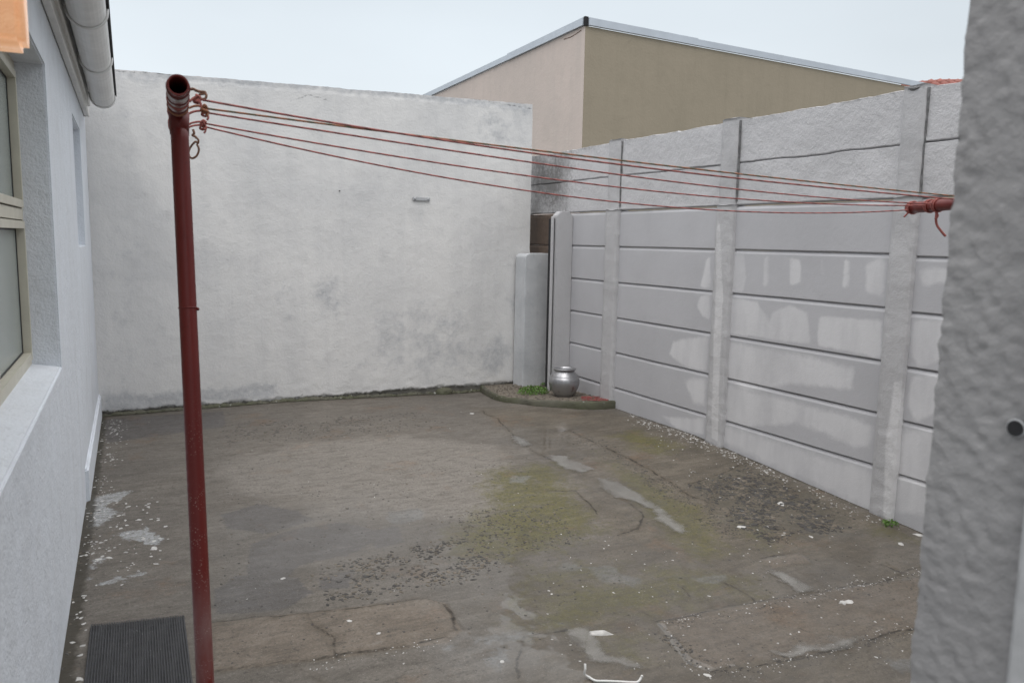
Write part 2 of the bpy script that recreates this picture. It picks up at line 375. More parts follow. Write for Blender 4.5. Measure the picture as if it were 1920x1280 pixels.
def m_water():
    m = N('shallow_rain_water'); t = m.t
    tr = m.n('ShaderNodeBsdfTransparent'); tr.inputs[0].default_value = (.97, .97, .97, 1)
    df = m.n('ShaderNodeBsdfDiffuse'); df.inputs[0].default_value = (.38, .37, .345, 1)
    dp = m.attr('depth')[0]; k_ = m.rng(m.math('ADD', dp, m.math('MULTIPLY', m.math('SUBTRACT', m.noise(16, 6, .7), .5), 1.1)), .38, .72)
    m1 = m.n('ShaderNodeMixShader'); m.put(m1.inputs[0], m.math('MULTIPLY', k_, m.rng(m.noise(5, 5, .6), .3, .7, .22, .6)))
    gl = m.n('ShaderNodeBsdfGlossy'); gl.inputs['Roughness'].default_value = .04
    fr = m.n('ShaderNodeFresnel'); fr.inputs[0].default_value = 1.4; mx = m.n('ShaderNodeMixShader')
    t.links.new(tr.outputs[0], m1.inputs[1]); t.links.new(df.outputs[0], m1.inputs[2])
    t.links.new(m.math('MULTIPLY', fr.outputs[0], m.rng(k_, 0, .5)), mx.inputs[0]); t.links.new(m1.outputs[0], mx.inputs[1]); t.links.new(gl.outputs[0], mx.inputs[2]); t.links.new(mx.outputs[0], m.out.inputs[0])
    return m.m
MAT['water'] = m_water()
def m_rubber():
    m = N('black_rubber'); n = m.noise(40, 4); v = m.vor(70); c = m.mix(m.rng(n, .4, .7), (.022, .023, .026), (.05, .052, .058))
    c = m.mix(m.math('MULTIPLY', m.rng(v, .13, .07), m.rng(m.noise(8, 2), .5, .62)), c, (.5, .5, .5))
    return m.fin(c, m.rng(n, .3, .7, .3, .5), m.bump(n, .001), 0, .5)
MAT['rubber'] = m_rubber()
def m_pane():
    m = N('frosted_window_glass'); v = m.vor(160); n = m.noise(2, 3)
    return m.fin(m.mix(m.rng(n, .3, .7), (.30, .34, .32), (.40, .44, .42)), .16, m.bump(v, .0015, .5), 0, .6)
MAT['pane'] = m_pane()
def m_lens():
    m = N('glowing_amber_lens'); n = m.noise(9, 4, .6); v = m.vor(240)
    m.fin((.62, .42, .30), .25, m.bump(v, .001, .8), 0, .5)
    em = m.mix(m.rng(n, .35, .65), (.72, .33, .14), (.95, .55, .30)); m.put(m.b.inputs['Emission Color'], em); m.b.inputs['Emission Strength'].default_value = .62
    return m.m
MAT['lens'] = m_lens()
def m_bedsoil():
    m = N('gritty_bed_fill'); n = m.noise(30, 5, .7); v = m.vor(90); c = m.mix(m.rng(n, .3, .7), (.12, .10, .08), (.22, .19, .15))
    c = m.mix(m.rng(v, .22, .1, 0, .8), c, (.32, .29, .25)); return m.fin(c, .85, m.bump(n, .006))
MAT['bed'] = m_bedsoil()
def m_kerb():
    m = N('mossy_kerb_concrete'); n = m.noise(8, 6, .65); n2 = m.noise(50, 4); c = m.mix(m.rng(n, .35, .65), (.065, .062, .045), (.115, .11, .08))
    c = m.mix(m.rng(m.noise(4, 4), .45, .65, 0, .7), c, (.06, .065, .03)); c = m.mix(m.rng(m.vor(16), .12, .07, 0, .7), c, (.35, .35, .33))
    return m.fin(c, .7, m.bump(n2, .004))
MAT['kerb'] = m_kerb()
MAT['mortar'] = plain('raw_dark_mortar', (.17, .17, .17), .95, 0, .4, 40, 1)

# ================================================================== SETTING
v = [(-400, -400, -.35), (400, -400, -.35), (400, 400, -.35), (-400, 400, -.35)]
tag(mesh('ground', v, [(0, 1, 2, 3)], MAT['soil_dark']), kind='structure')

WA, WB = -.26, .031                                  # house wall plane X = WA + WB*Y
BWY = 6.95; FX = 3.95
def gp(px): return [G(p)[:2] for p in px]
POLY = dict(
 light=[[(560,830),(760,815),(930,835),(965,875),(900,925),(640,940),(430,925),(400,870)],[(500,880),(900,860),(1000,930),(900,980),(600,970)]],
 dark=[[(415,965),(480,945),(560,957),(590,975),(500,1000),(425,990)],[(470,1020),(560,990),(640,978),(730,1000),(650,1040),(560,1060),(535,1090),(462,1082)],
       [(400,1105),(440,1078),(560,1082),(585,1110),(540,1140),(400,1150)],[(690,995),(745,985),(760,1015),(705,1028)],[(190,785),(420,770),(420,800),(200,830)],
       [(590,1085),(660,1070),(650,1100),(600,1105)]],
 moss=[[(900,880),(1060,860),(1085,920),(1120,960),(1130,1000),(1060,1030),(960,1060),(860,1045),(830,1000),(900,950)],
       [(980,1055),(1180,1050),(1200,1075),(1010,1110),(975,1165),(960,1110)],[(1000,1110),(1230,1060),(1420,1080),(1440,1120),(1240,1150),(1100,1185),(1000,1190)],[(1120,850),(1320,950),(1400,1050),(1300,1060),(1180,940)],[(1380,960),(1520,1000),(1440,1030),(1370,1000)],[(1190,800),(1290,840),(1240,860),(1130,820)],
       [(1080,1185),(1180,1190),(1240,1245),(1200,1250),(1120,1215)],[(1640,985),(1735,1010),(1735,1022),(1640,1000)]],
 brown=[[(880,762),(1150,770),(1345,832),(1740,1000),(1780,1300),(980,1300),(930,1195),(900,1140),(1130,1000),(1050,880),(930,800)]],
 slab=[[(395,1168),(560,1150),(800,1124),(835,1132),(866,1185),(840,1205),(600,1238),(395,1262)],[(1235,1165),(1460,1122),(1560,1107),(1760,1078),(1760,1172),(1500,1228),(1330,1255),(1290,1238)],
       [(1430,1050),(1500,1038),(1520,1055),(1450,1065)]],
 pale=[[(1035,1068),(1060,1048),(1090,1062),(1075,1072)],[(1100,1062),(1150,1050),(1165,1072),(1215,1082),(1200,1106),(1130,1092)],[(895,1235),(940,1212),(975,1240),(930,1258)],
       [(1300,1082),(1360,1078),(1360,1092),(1310,1094)],[(840,1215),(930,1190),(1060,1180),(920,1205)],[(1660,1235),(1740,1225),(1740,1265),(1680,1265)],[(720,960),(790,950),(800,975),(740,985)],
       [(960,890),(1000,893),(990,908),(955,905)]],
 paint=[[(163,932),(240,920),(236,934),(195,948),(228,962),(190,985),(166,990)],[(222,1000),(272,990),(318,1010),(292,1022),(240,1012)],[(172,1048),(198,1038),(184,1064),(165,1070)],
        [(148,1088),(180,1076),(176,1090),(230,1080),(276,1073),(240,1086),(192,1100)]],
 wet=[[(400,960),(700,930),(960,1000),(1200,1000),(1440,1030),(1760,1000),(1780,1320),(820,1320),(850,1200),(800,1110),(560,1080),(420,1150)],
      [(950,800),(1060,800),(1320,1000),(1240,1010),(1000,880)],[(1380,980),(1640,1000),(1500,1040)]],
)
CRACK = [[(395,1168),(560,1150),(640,1142),(800,1124),(835,1132),(866,1185)],[(395,1262),(600,1238),(780,1215),(850,1200)],[(566,1150),(582,1172),(630,1200),(640,1236)],
 [(905,770),(935,790),(962,815),(985,835),(1040,862)],[(1060,805),(1120,832),(1180,860),(1240,895),(1300,930),(1380,968),(1440,1012)],[(1290,905),(1400,868),(1470,880)],
 [(1180,940),(1205,970),(1195,990),(1160,1002)],[(1230,1165),(1460,1122),(1560,1107),(1640,1090),(1740,1062)],[(1330,1255),(1500,1228),(1740,1175)],[(1240,1170),(1265,1210),(1290,1240),(1330,1255)],
 [(1370,1095),(1420,1128)],[(1265,1098),(1300,1120)],[(1200,1140),(1235,1160)],[(1420,1045),(1500,1037)],[(560,1250),(580,1262),(600,1285)],[(975,1270),(985,1195),(1065,1182)],[(1655,1060),(1740,1092)],[(880,765),(930,766)],
 [(1030,920),(1080,920),(1125,965)]]
PUD = [[(1020,853),(1065,857),(1095,872),(1118,879),(1088,888),(1055,877)],
       [(1118,896),(1140,895),(1200,925),(1240,955),(1292,1000),(1262,996),(1238,975),(1225,955),(1160,932),(1130,915)],
       [(1438,1067),(1470,1074),(1500,1090),(1528,1108),(1502,1114),(1480,1100)],
       [(1062,1180),(1100,1176),(1112,1200),(1142,1225),(1205,1250),(1180,1260),(1110,1238),(1080,1208)],
       [(958,818),(975,820),(992,832),(980,838)], [(1450,1226),(1560,1200),(1620,1192),(1610,1206),(1490,1232)]]
STONE = [([(1290,905),(1400,870),(1540,930),(1620,990),(1500,1012),(1440,1022),(1380,985),(1330,945)], 3600, 1.1), ([(1300,910),(1400,885),(1540,940),(1600,985),(1440,1015),(1360,960)], 420, 2.0),
         ([(590,1075),(700,1035),(860,1005),(965,1055),(880,1092),(760,1112),(600,1140)], 1300, .95),
         ([(860,950),(1060,945),(1110,1020),(930,1050),(840,1030)], 1100, .8),
         ([(410,795),(780,770),(850,800),(600,825),(400,835)], 1300, .9),
         ([(1060,800),(1160,835),(1230,880),(1150,870),(1060,850)], 380, .7),
         ([(1130,840),(1330,935),(1440,1030),(1330,1000),(1200,910)], 1100, .7),
         ([(1240,1165),(1480,1122),(1740,1075),(1740,1090),(1440,1140),(1240,1178)], 380, .5),
         ([(1290,1235),(1330,1250),(1500,1225),(1740,1172),(1740,1190),(1400,1265),(1300,1262)], 420, .5),
         ([(1230,1165),(1300,1225),(1290,1240),(1225,1175)], 130, .6),
         ([(190,785),(900,735),(900,745),(190,800)], 500, .6),
         ([(170,900),(190,790),(200,800),(185,900),(150,1100),(115,1280),(100,1280)], 380, .7),
         ([(400,960),(1000,840),(1150,1160),(400,1280)], 900, .6),
         ([(400,840),(950,780),(1000,900),(400,960)], 500, .6), ([(1000,900),(1700,1000),(1700,1270),(900,1270)], 800, .5)]
stepg = .011
xs = np.arange(-.45, FX + .12, stepg); ys = np.arange(1.5, 7.06, stepg)
XX, YY = np.meshgrid(xs, ys, indexing='ij'); P = np.stack([XX.ravel(), YY.ravel()], 1)
def mask(name, w):
    m_ = np.zeros(len(P))
    for pl in POLY[name]:
        g_ = np.array(gp(pl)); lo = g_.min(0) - w * 2; hi = g_.max(0) + w * 2
        k = np.where((P > lo).all(1) & (P < hi).all(1))[0]
        if len(k): m_[k] = np.maximum(m_[k], np.clip(.5 - poly_sd(P[k], g_) / w, 0, 1))
    return m_
mk = {k: mask(k, w) for k, w in dict(light=.35, dark=.16, moss=.35, brown=.5, slab=.06, pale=.14, paint=.10, wet=.8).items()}
crack = np.zeros(len(P))
PJ = P + np.stack([fbm(P[:, 0] * 5, P[:, 1] * 5, 0, 201, 5), fbm(P[:, 0] * 5, P[:, 1] * 5, 0, 211, 5)], 1) * .045
for pl in CRACK: crack = np.maximum(crack, np.clip(1 - line_d(PJ, gp(pl)) / .07, 0, 1))
Z = gz(P[:, 0], P[:, 1]) + .004 * fbm(P[:, 0] * 1.6, P[:, 1] * 1.6, 0, 3) + .0012 * fbm(P[:, 0] * 14, P[:, 1] * 14, 0, 8, 3)
Z += .007 * np.clip(mk['slab'] * 2 - .5, 0, 1)
stm = np.zeros(len(P))
for pl, n_, s_ in STONE[:1]: stm = np.maximum(stm, np.clip(.5 - poly_sd(P, gp(pl)) / .2, 0, 1))
Z -= .010 * np.clip(stm + .5 * fbm(P[:, 0] * 9, P[:, 1] * 9, 0, 5) * stm, 0, 1)
puddle_z = []; pudm = np.zeros(len(P))
for pl in PUD:
    g_ = np.array(gp(pl)); sd = poly_sd(P, g_)
    zl = 0.
    w = np.clip(1 - sd / .10, 0, 1); w = w * w * (3 - 2 * w)
    Z = Z * (1 - w) + (gz(P[:, 0], P[:, 1]) - .001) * w; puddle_z.append(zl); pudm = np.maximum(pudm, w)
dirt = np.maximum.reduce([np.clip(1 - (BWY - P[:, 1]) / .09, 0, 1), np.clip(1 - (P[:, 0] - (WA + WB * P[:, 1])) / .10, 0, 1), np.clip(1 - (FX - P[:, 0]) / .06, 0, 1) * .7])
V = np.stack([P[:, 0], P[:, 1], Z], 1)
yard = gridmesh('concrete_yard', len(xs), len(ys), V, MAT['ground'], attrs=dict(ga=(mk['moss'], mk['dark'], mk['light']), gb=(mk['brown'], mk['slab'], mk['pale']), gc=(mk['paint'], crack, mk['wet']), gd=(stm, dirt, pudm)))
tag(yard, kind='structure')
ZG = Z.reshape(len(xs), len(ys))
def zat(x, y):
    i = min(max((x - xs[0]) / stepg, 0), len(xs) - 1.001); j = min(max((y - ys[0]) / stepg, 0), len(ys) - 1.001); a, b = int(i), int(j); u, w = i - a, j - b
    return float(ZG[a, b] * (1 - u) * (1 - w) + ZG[a + 1, b] * u * (1 - w) + ZG[a, b + 1] * (1 - u) * w + ZG[a + 1, b + 1] * u * w)
# near part of the yard, out of the picture
mesh('yard_slab', [(-.4, -1.5, -.02), (5, -1.5, -.02), (5, 1.52, -.02), (-.4, 1.52, -.02)], [(0, 1, 2, 3)], MAT['ground'])['kind'] = 'structure'
# puddles: thin level sheets, thinning out at the rim
for pl, zl in zip(PUD, puddle_z):
    g_ = np.array(gp(pl)); lo = g_.min(0) - .09; hi = g_.max(0) + .09; st_ = .012
    nx_, ny_ = int((hi[0] - lo[0]) / st_) + 2, int((hi[1] - lo[1]) / st_) + 2
    a_, b_ = np.meshgrid(lo[0] + np.arange(nx_) * st_, lo[1] + np.arange(ny_) * st_, indexing='ij'); q = np.stack([a_.ravel(), b_.ravel()], 1)
    sd = poly_sd(q + np.stack([fbm(q[:, 0] * 12, q[:, 1] * 12, 0, 1), fbm(q[:, 0] * 12, q[:, 1] * 12, 5, 2)], 1) * .03, g_)
    dpt_ = np.clip(.5 - sd / .11, 0, 1); keep = dpt_.reshape(nx_, ny_) > 0
    V = [(x, y, float(gz(x, y)) + .0016) for x, y in q]; Fc = [(i * ny_ + j, (i + 1) * ny_ + j, (i + 1) * ny_ + j + 1, i * ny_ + j + 1) for i in range(nx_ - 1) for j in range(ny_ - 1) if keep[i:i + 2, j:j + 2].all()]
    me = bpy.data.meshes.new('puddle'); me.from_pydata(V, [], Fc); setcol(me, 'depth', dpt_)
    bm = bmesh.new(); bm.from_mesh(me); bmesh.ops.delete(bm, geom=[v_ for v_ in bm.verts if not v_.link_faces], context='VERTS'); bm.to_mesh(me); bm.free()
    tag(link('puddle', me, MAT['water']), kind='structure')

# ---------------------------------------------------------------- back wall
bw = thing('boundary_wall', 'tall white weathered plaster wall closing the far end of the yard', 'wall', (1.9, BWY, 0))
nx, nz = 330, 240
u = np.linspace(-.12, 3.835, nx); w = np.linspace(-.15, 1, nz)
U, W = np.meshgrid(u, w, indexing='ij')
top = 2.745 + (U - .14) * .022 + .006 * fbm(U * 3, 0 * U, 0, 4) + .004 * fbm(U * 22, 0 * U, 0, 6)
Zb = np.where(W < 0, W, W * top)
wear = np.clip(1 - np.abs(Zb - .10) / .16, 0, 1)
Yb = BWY + .004 * fbm(U * 1.3, Zb * 1.3, 0, 12) + .002 * fbm(U * 9, Zb * 9, 0, 13) - wear * .004 * (fbm(U * 12, Zb * 18, 0, 14) - .2)
Yb = np.where(Zb > top - .05, Yb + .004 * fbm(U * 25, Zb * 25, 0, 22) + .003, Yb)
Yb = np.where(Zb < .085 + .02 * fbm(U * 7, 0 * U, 0, 30) , Yb + .012, Yb)
U2 = np.where(U > 3.83, U + .004 * fbm(Zb * 9, 0 * U, 0, 3), U)
PB = np.stack([U.ravel(), Zb.ravel()], 1)
def bpoly(px): return [onY(p, BWY) for p in px]
stn = np.zeros(len(PB))
for px, w_, a_ in (([(580,520),(640,510),(655,560),(630,610),(590,590)], .35, .8), ([(890,660),(940,620),(960,660),(930,710),(900,700)], .25, .95), ([(950,560),(985,550),(985,600),(965,595)], .2, 1.),
                  ([(188,735),(300,735),(520,715),(520,745),(300,770),(188,778)], .12, .95), ([(850,170),(1000,190),(1000,260),(930,300),(860,240)], .5, .6), ([(480,500),(600,500),(560,640),(460,620)], .5, .5),
                  ([(205,130),(600,150),(600,175),(205,150)], .12, .85),([(600,150),(1000,195),(1000,215),(600,170)], .1, .85), ([(170,140),(300,140),(310,760),(185,770)], .6, .45), ([(690,560),(860,540),(960,720),(800,735),(640,700)], .5, .55)):
    stn = np.maximum(stn, a_ * np.clip(.5 - poly_sd(PB, bpoly(px)) / w_, 0, 1))
drt = np.clip(1 - (PB[:, 1] - .055 - .02 * fbm(PB[:, 0] * 3, 0 * PB[:, 0], 0, 9)) / .07, 0, 1)
ck = np.zeros(len(PB))
for px in ([(545,190),(580,178),(620,190)], [(548,748),(568,740)], [(205,133),(480,146)],[(610,160),(800,178)], [(870,182),(1000,205)], [(815,742),(828,730),(850,735)]):
    ck = np.maximum(ck, np.clip(1 - line_d(PB, bpoly(px)) / .03, 0, 1) * .8)
V = np.stack([U2.ravel(), Yb.ravel(), Zb.ravel()], 1)
gridmesh('wall_face', nx, nz, V, MAT['backwall'], bw, attrs=dict(stain=(stn, drt, ck)))
# body behind the face: top, right end, back
bm = bmesh.new(); tl, tr = 2.745 - .26 * .022 - .003, 2.745 + (3.835 - .14) * .022 - .003
vs = [bm.verts.new(c) for c in ((-.12, BWY + .02, -.15), (3.83, BWY + .02, -.15), (3.83, BWY + .02, tr), (-.12, BWY + .02, tl), (-.12, BWY + .23, -.15), (3.83, BWY + .23, -.15), (3.83, BWY + .23, tr), (-.12, BWY + .23, tl))]
for q in ((0, 1, 2, 3), (5, 4, 7, 6), (1, 5, 6, 2), (3, 2, 6, 7), (4, 0, 3, 7)): bm.faces.new([vs[k] for k in q])
from_bm('wall_body', bm, MAT['backwall'], bw)
# small metal plate left on the wall
c0 = onY((774, 370), BWY - .01); c1 = onY((806, 376), BWY - .01)
bm = bmesh.new(); bbox(bm, c0[0], c1[0], BWY - .016, BWY - .004, c1[1] - .006, c0[1] + .003); bevel(bm, .002, 1)
for k in (.12, .88): bmesh.ops.create_uvsphere(bm, u_segments=8, v_segments=6, radius=.011, matrix=Matrix.Translation((c0[0] + (c1[0] - c0[0]) * k, BWY - .016, (c0[1] + c1[1]) / 2)))
tag(from_bm('bracket_plate', bm, plain('painted_steel_plate', (.42, .43, .44), .5)), 'small painted metal plate with two bolts fixed to the white back wall', 'bracket')
q = onY((637, 358), BWY - .01); bm = bmesh.new(); bmesh.ops.create_cone(bm, cap_ends=True, segments=10, radius1=.0055, radius2=.005, depth=.012, matrix=Matrix.Translation((q[0], BWY - .004, q[1])) @ Matrix.Rotation(math.pi / 2, 4, 'X'))
tag(from_bm('wall_plug', bm, MAT['dark']), 'tiny dark nail plug in the middle of the white back wall', 'plug')

# ---------------------------------------------------------------- stub pier in the corner
st = thing('stub_pier', 'low bluish white plaster pier between the back wall and the grey fence', 'pier', (3.83, 6.78, .1))
bm = bmesh.new(); x0, zt = onY((985, 480), 6.72)[0], onY((1010, 475), 6.72)[1]
prof = [(x0, 0), (3.955, 0), (3.955, zt), (x0 + .035, zt - .004), (x0 + .006, zt - .035)]
a = [bm.verts.new((x, 6.72, z)) for x, z in prof]; b = [bm.verts.new((x, 6.93, z)) for x, z in prof]
bm.faces.new(a); bm.faces.new(b[::-1])
for i in range(5): bm.faces.new((a[i], b[i], b[(i + 1) % 5], a[(i + 1) % 5]))
bevel(bm, .006, 2); from_bm('pier_body', bm, MAT['stub'], st)

# ---------------------------------------------------------------- precast fence
fence = thing('precast_fence', 'grey precast concrete panel fence along the right side of the yard', 'fence', (FX, 4, 0))
ROWS = [-.30, .24, .548, .852, 1.157, 1.462, 1.77]
UP = [1.77, 2.058, 2.352]
PX = [(1128, 1150), (1332, 1363), (1655, 1700)]
POSTY = [(onX((b, 600), 3.915)[0], onX((a, 600), 3.915)[0]) for a, b in PX]    # (near, far)
POSTY = [(POSTY[2][0] - 1.46, POSTY[2][0] - 1.33)] + POSTY[::-1] + [(7.24, 7.37)]
FP = lambda px: [onX(p, FX) for p in px]
LIGHT = [([(1372,478),(1395,476),(1400,520),(1392,548),(1372,548)], .05), ([(1432,480),(1442,480),(1441,535),(1431,540)], .04), ([(1480,482),(1500,486),(1502,530),(1482,535)], .05), ([(1540,488),(1546,490),(1545,515),(1540,515)], .03),
 ([(1582,484),(1594,490),(1592,540),(1580,540)], .04), ([(1625,495),(1650,486),(1660,490),(1658,560),(1622,545)], .06),
 ([(1368,558),(1420,566),(1436,590),(1440,606),(1452,582),(1480,572),(1515,585),(1520,645),(1366,625)], .05), ([(1535,592),(1655,600),(1650,672),(1532,648)], .05),
 ([(1362,640),(1420,650),(1520,668),(1600,690),(1600,730),(1480,720),(1400,735),(1358,700)], .09), ([(1352,720),(1420,735),(1500,755),(1620,790),(1640,800),(1635,840),(1600,835),(1500,795),(1400,800),(1352,780)], .09),
 ([(1350,795),(1640,885),(1640,960),(1350,825)], .12),
 ([(1325,485),(1332,480),(1332,540),(1312,538)], .05), ([(1312,555),(1332,552),(1332,600),(1318,592),(1305,575)], .05), ([(1262,640),(1290,633),(1328,632),(1325,695),(1290,690),(1255,665)], .06),
 ([(1280,710),(1325,712),(1322,760),(1300,755)], .09), ([(1240,780),(1320,785),(1320,815),(1270,805)], .06), ([(1146,600),(1156,600),(1154,650),(1146,650)], .04), ([(1146,662),(1154,662),(1152,715),(1146,715)], .04),
 ([(1722,505),(1790,500),(1790,530),(1730,535)], .07), ([(1712,600),(1790,600),(1790,670),(1720,690),(1708,660)], .06), ([(1708,705),(1750,700),(1790,705),(1790,760),(1715,790),(1700,760)], .06), ([(1690,805),(1790,810),(1790,980),(1680,960)], .1)]
LIGHTP = [(FP(pl), w) for pl, w in LIGHT]
PL_POST = [([(1344,400),(1352,430),(1356,560),(1350,700),(1346,828),(1334,822),(1338,640),(1342,520)], .03), ([(1676,715),(1690,712),(1690,900),(1668,980),(1655,975),(1660,840)], .035)]
PL_POSTW = [([onX(p, 3.915) for p in pl], w) for pl, w in PL_POST]
def light_mask(Q, polys):
    r = np.zeros(len(Q))
    for g_, w in polys:
        g_ = np.array(g_); lo = g_.min(0) - .3; hi = g_.max(0) + .3; k = np.where((Q > lo).all(1) & (Q < hi).all(1))[0]
        if len(k): r[k] = np.maximum(r[k], np.clip(.5 - poly_sd(Q[k], g_) / (w * 2.2), 0, 1))
    return r
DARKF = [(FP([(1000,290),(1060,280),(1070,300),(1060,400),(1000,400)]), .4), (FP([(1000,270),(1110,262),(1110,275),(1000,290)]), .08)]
def slab_panel(y0, y1, z0, z1, rough, seed):
    dy = .03; ny = max(4, int((y1 - y0) / dy) + 1); yv = np.linspace(y0, y1, ny)
    nf = max(4, int((z1 - z0) / .03))
    ch = .004 if rough else .021
    prof = [(.055, z0), (.016, z0), (.016, z0 + .004), (.0, z0 + (.0045 if rough else .008))] + [(0, z0 + .012 + (z1 - ch - .003 - z0 - .012) * k / nf) for k in range(nf + 1)] + [(.0, z1 - ch), (.013, z1 - .001), (.016, z1), (.055, z1)]
    pr = np.array(prof); npz = len(pr)
    Yv, I = np.meshgrid(yv, np.arange(npz), indexing='ij'); Xv = pr[I, 0]; Zv = pr[I, 1]
    front = (Xv < .01)
    am = .011 if rough else .0022; fq = 5 if rough else 3
    d = am * fbm(Yv * fq, Zv * fq, seed * .7, 17, 4) + (.005 * np.clip(fbm(Yv * 16, Zv * 16, seed, 29, 3), 0, 1) if rough else 0)
    Xw = FX + Xv + np.where(front, d, 0)
    if rough:
        hit = np.clip(1 - np.abs(Yv - 2.46) / .16, 0, 1) * np.clip(1 - np.abs(Zv - 2.20) / .09, 0, 1)
        Xw = Xw + np.where(front, hit ** .5 * (.012 * fbm(Yv * 14, Zv * 16, seed, 66, 4) + .004), 0)
        wob = .010 * fbm(Yv * 6, 0 * Yv, round(z1, 3) * 3, 40); wob0 = .010 * fbm(Yv * 6, 0 * Yv, round(z0, 3) * 3, 40)
        tt = (Zv - z0) / (z1 - z0); Zw = Zv + wob * tt * (1 if z1 < 2.3 else .7) + wob0 * (1 - tt) * (1 if z0 > 1.8 else .3)
        if z1 > 2.3: Zw = Zw + np.where(Zv > z1 - .03, .006 * fbm(Yv * 25, 0 * Yv, 0, 44), 0)
    else: Zw = Zv + .0015 * fbm(Yv * 3, 0 * Yv, seed, 50)
    V = np.stack([Xw.ravel(), Yv.ravel(), Zw.ravel()], 1); Q = V[:, 1:]
    lt = light_mask(Q, LIGHTP)
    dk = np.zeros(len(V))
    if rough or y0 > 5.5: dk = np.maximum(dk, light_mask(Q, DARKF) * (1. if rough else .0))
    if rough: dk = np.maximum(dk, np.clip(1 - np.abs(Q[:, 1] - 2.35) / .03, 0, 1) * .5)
    if y1 > 6 and not rough: pass
    un = (Q[:, 0] > 6.44).astype(float) * (0 if rough else 1)
    return gridmesh('panel', ny, npz, V, MAT['fence_up'] if rough else MAT['fence'], fence, attrs=dict(paint=(lt, dk, un)), smooth=False, flip=True)
sd_i = 0
for i in range(len(POSTY) - 1):
    y0 = POSTY[i][1] - .03; y1 = POSTY[i + 1][0] + .03
    for a, b in zip(ROWS[:-1], ROWS[1:]):
        sd_i += 1; off = (-.012 if i == 0 else 0)
        slab_panel(y0, y1, a + off + .0005, b + off - .0005 if b < 1.7 else b - .008, False, sd_i)
    for a, b in zip(UP[:-1], UP[1:]):
        sd_i += 1; slab_panel(y0, y1, a + .001, b - .0005, True, sd_i)
def post(y0, y1, z0, z1, x0, x1, rough, seed):
    nzp = int((z1 - z0) / .02) + 1; zz = np.linspace(z0, z1, nzp)
    pr = [(x1, y0), (x0 + .012, y0), (x0, y0 + .010), (x0, y0 + .04), (x0, (y0 + y1) / 2), (x0, y1 - .04), (x0, y1 - .010), (x0 + .012, y1), (x1, y1)]
    V = []
    for z in zz:
        for (x, y) in pr:
            s_ = .004 * vnoise(y * 9 + seed, z * 7, x * 3, 60) + .003 * vnoise(y * 40, z * 30, seed, 61)
            V.append((x + (s_ if x < x1 - .01 else 0), y + (s_ * .8 if y in (y0, y1) else 0), z + (.008 * vnoise(y * 20, x * 20, seed, 62) if z == zz[-1] else 0)))
    n0 = len(pr); V = np.array(V); i_, j_ = len(zz), n0
    Q = V[:, 1:]; o = gridmesh('post', i_, j_, V, MAT['post'], fence, attrs=dict(paint=(light_mask(Q, PL_POSTW), np.clip(1 - (V[:, 2] - gz(FX, V[:, 1])) / .04, 0, 1) * .6, 0 * V[:, 0])), smooth=False)
    bm = bmesh.new(); bm.from_mesh(o.data); bm.verts.ensure_lookup_table(); bm.faces.new([bm.verts[(i_ - 1) * j_ + k] for k in range(j_)]); bm.to_mesh(o.data); bm.free(); return o
for k, (a, b) in enumerate(POSTY):
    post(a, b, -.3, 1.775, 3.915, 4.03, 0, k)
    post(a + .004, b - .006, 1.776, UP[-1] + .012, 3.925, 4.04, 1, k + 20)
    if 0 < k < 5:      # mortar strip beside the upper post and little cap where it stands on the lower one
        bm = bmesh.new(); bbox(bm, 3.938, 3.952, a - .004, a + .0035, 1.80, 2.345); from_bm('mortar_joint', bm, MAT['mortar'], fence)
# broken corner on the third post
bm = bmesh.new(); a, b = POSTY[1]; bmesh.ops.create_icosphere(bm, subdivisions=3, radius=1)
for v_ in bm.verts:
    n_ = float(vnoise(v_.co.x * 3, v_.co.y * 3, v_.co.z * 3, 3)); v_.co *= 1 + .25 * n_
    v_.co = Vector((3.965 + v_.co.x * .045, (a + b) / 2 + .01 + v_.co.y * .06, 2.352 + v_.co.z * .018))
from_bm('broken_mortar', bm, MAT['mortar'], fence)
# front post
fp = thing('concrete_post', 'grey concrete post with chamfered top standing in the corner behind the silver pot', 'post', (3.83, 6.36, .1))
xl = onY((1041, 550), 6.33)[0]; xr = onY((1071, 550), 6.33)[0]; ztp = onY((1055, 396), 6.33)[1]
bm = bmesh.new(); pr = [(xl, 0), (xr, 0), (xr, ztp - .05), (xr - .045, ztp), (xl + .045, ztp), (xl, ztp - .045)]
a_ = [bm.verts.new((x, 6.33, z)) for x, z in pr]; b_ = [bm.verts.new((x + .005, 6.43, z)) for x, z in pr]
bm.faces.new(a_); bm.faces.new(b_[::-1])
for i in range(6): bm.faces.new((a_[i], b_[i], b_[(i + 1) % 6], a_[(i + 1) % 6]))
bevel(bm, .006, 2); from_bm('post_body', bm, MAT['post'], fp)
bm = bmesh.new(); bbox(bm, xl - .030, xl - .0105, 6.36, 6.39, 0, ztp - .05); bevel(bm, .003, 1); from_bm('side_strip', bm, MAT['post'], fp)
bm = bmesh.new(); bbox(bm, xl - .0115, xl - .0005, 6.37, 6.46, 0, ztp - .07); from_bm('joint', bm, MAT['dark'], fp)

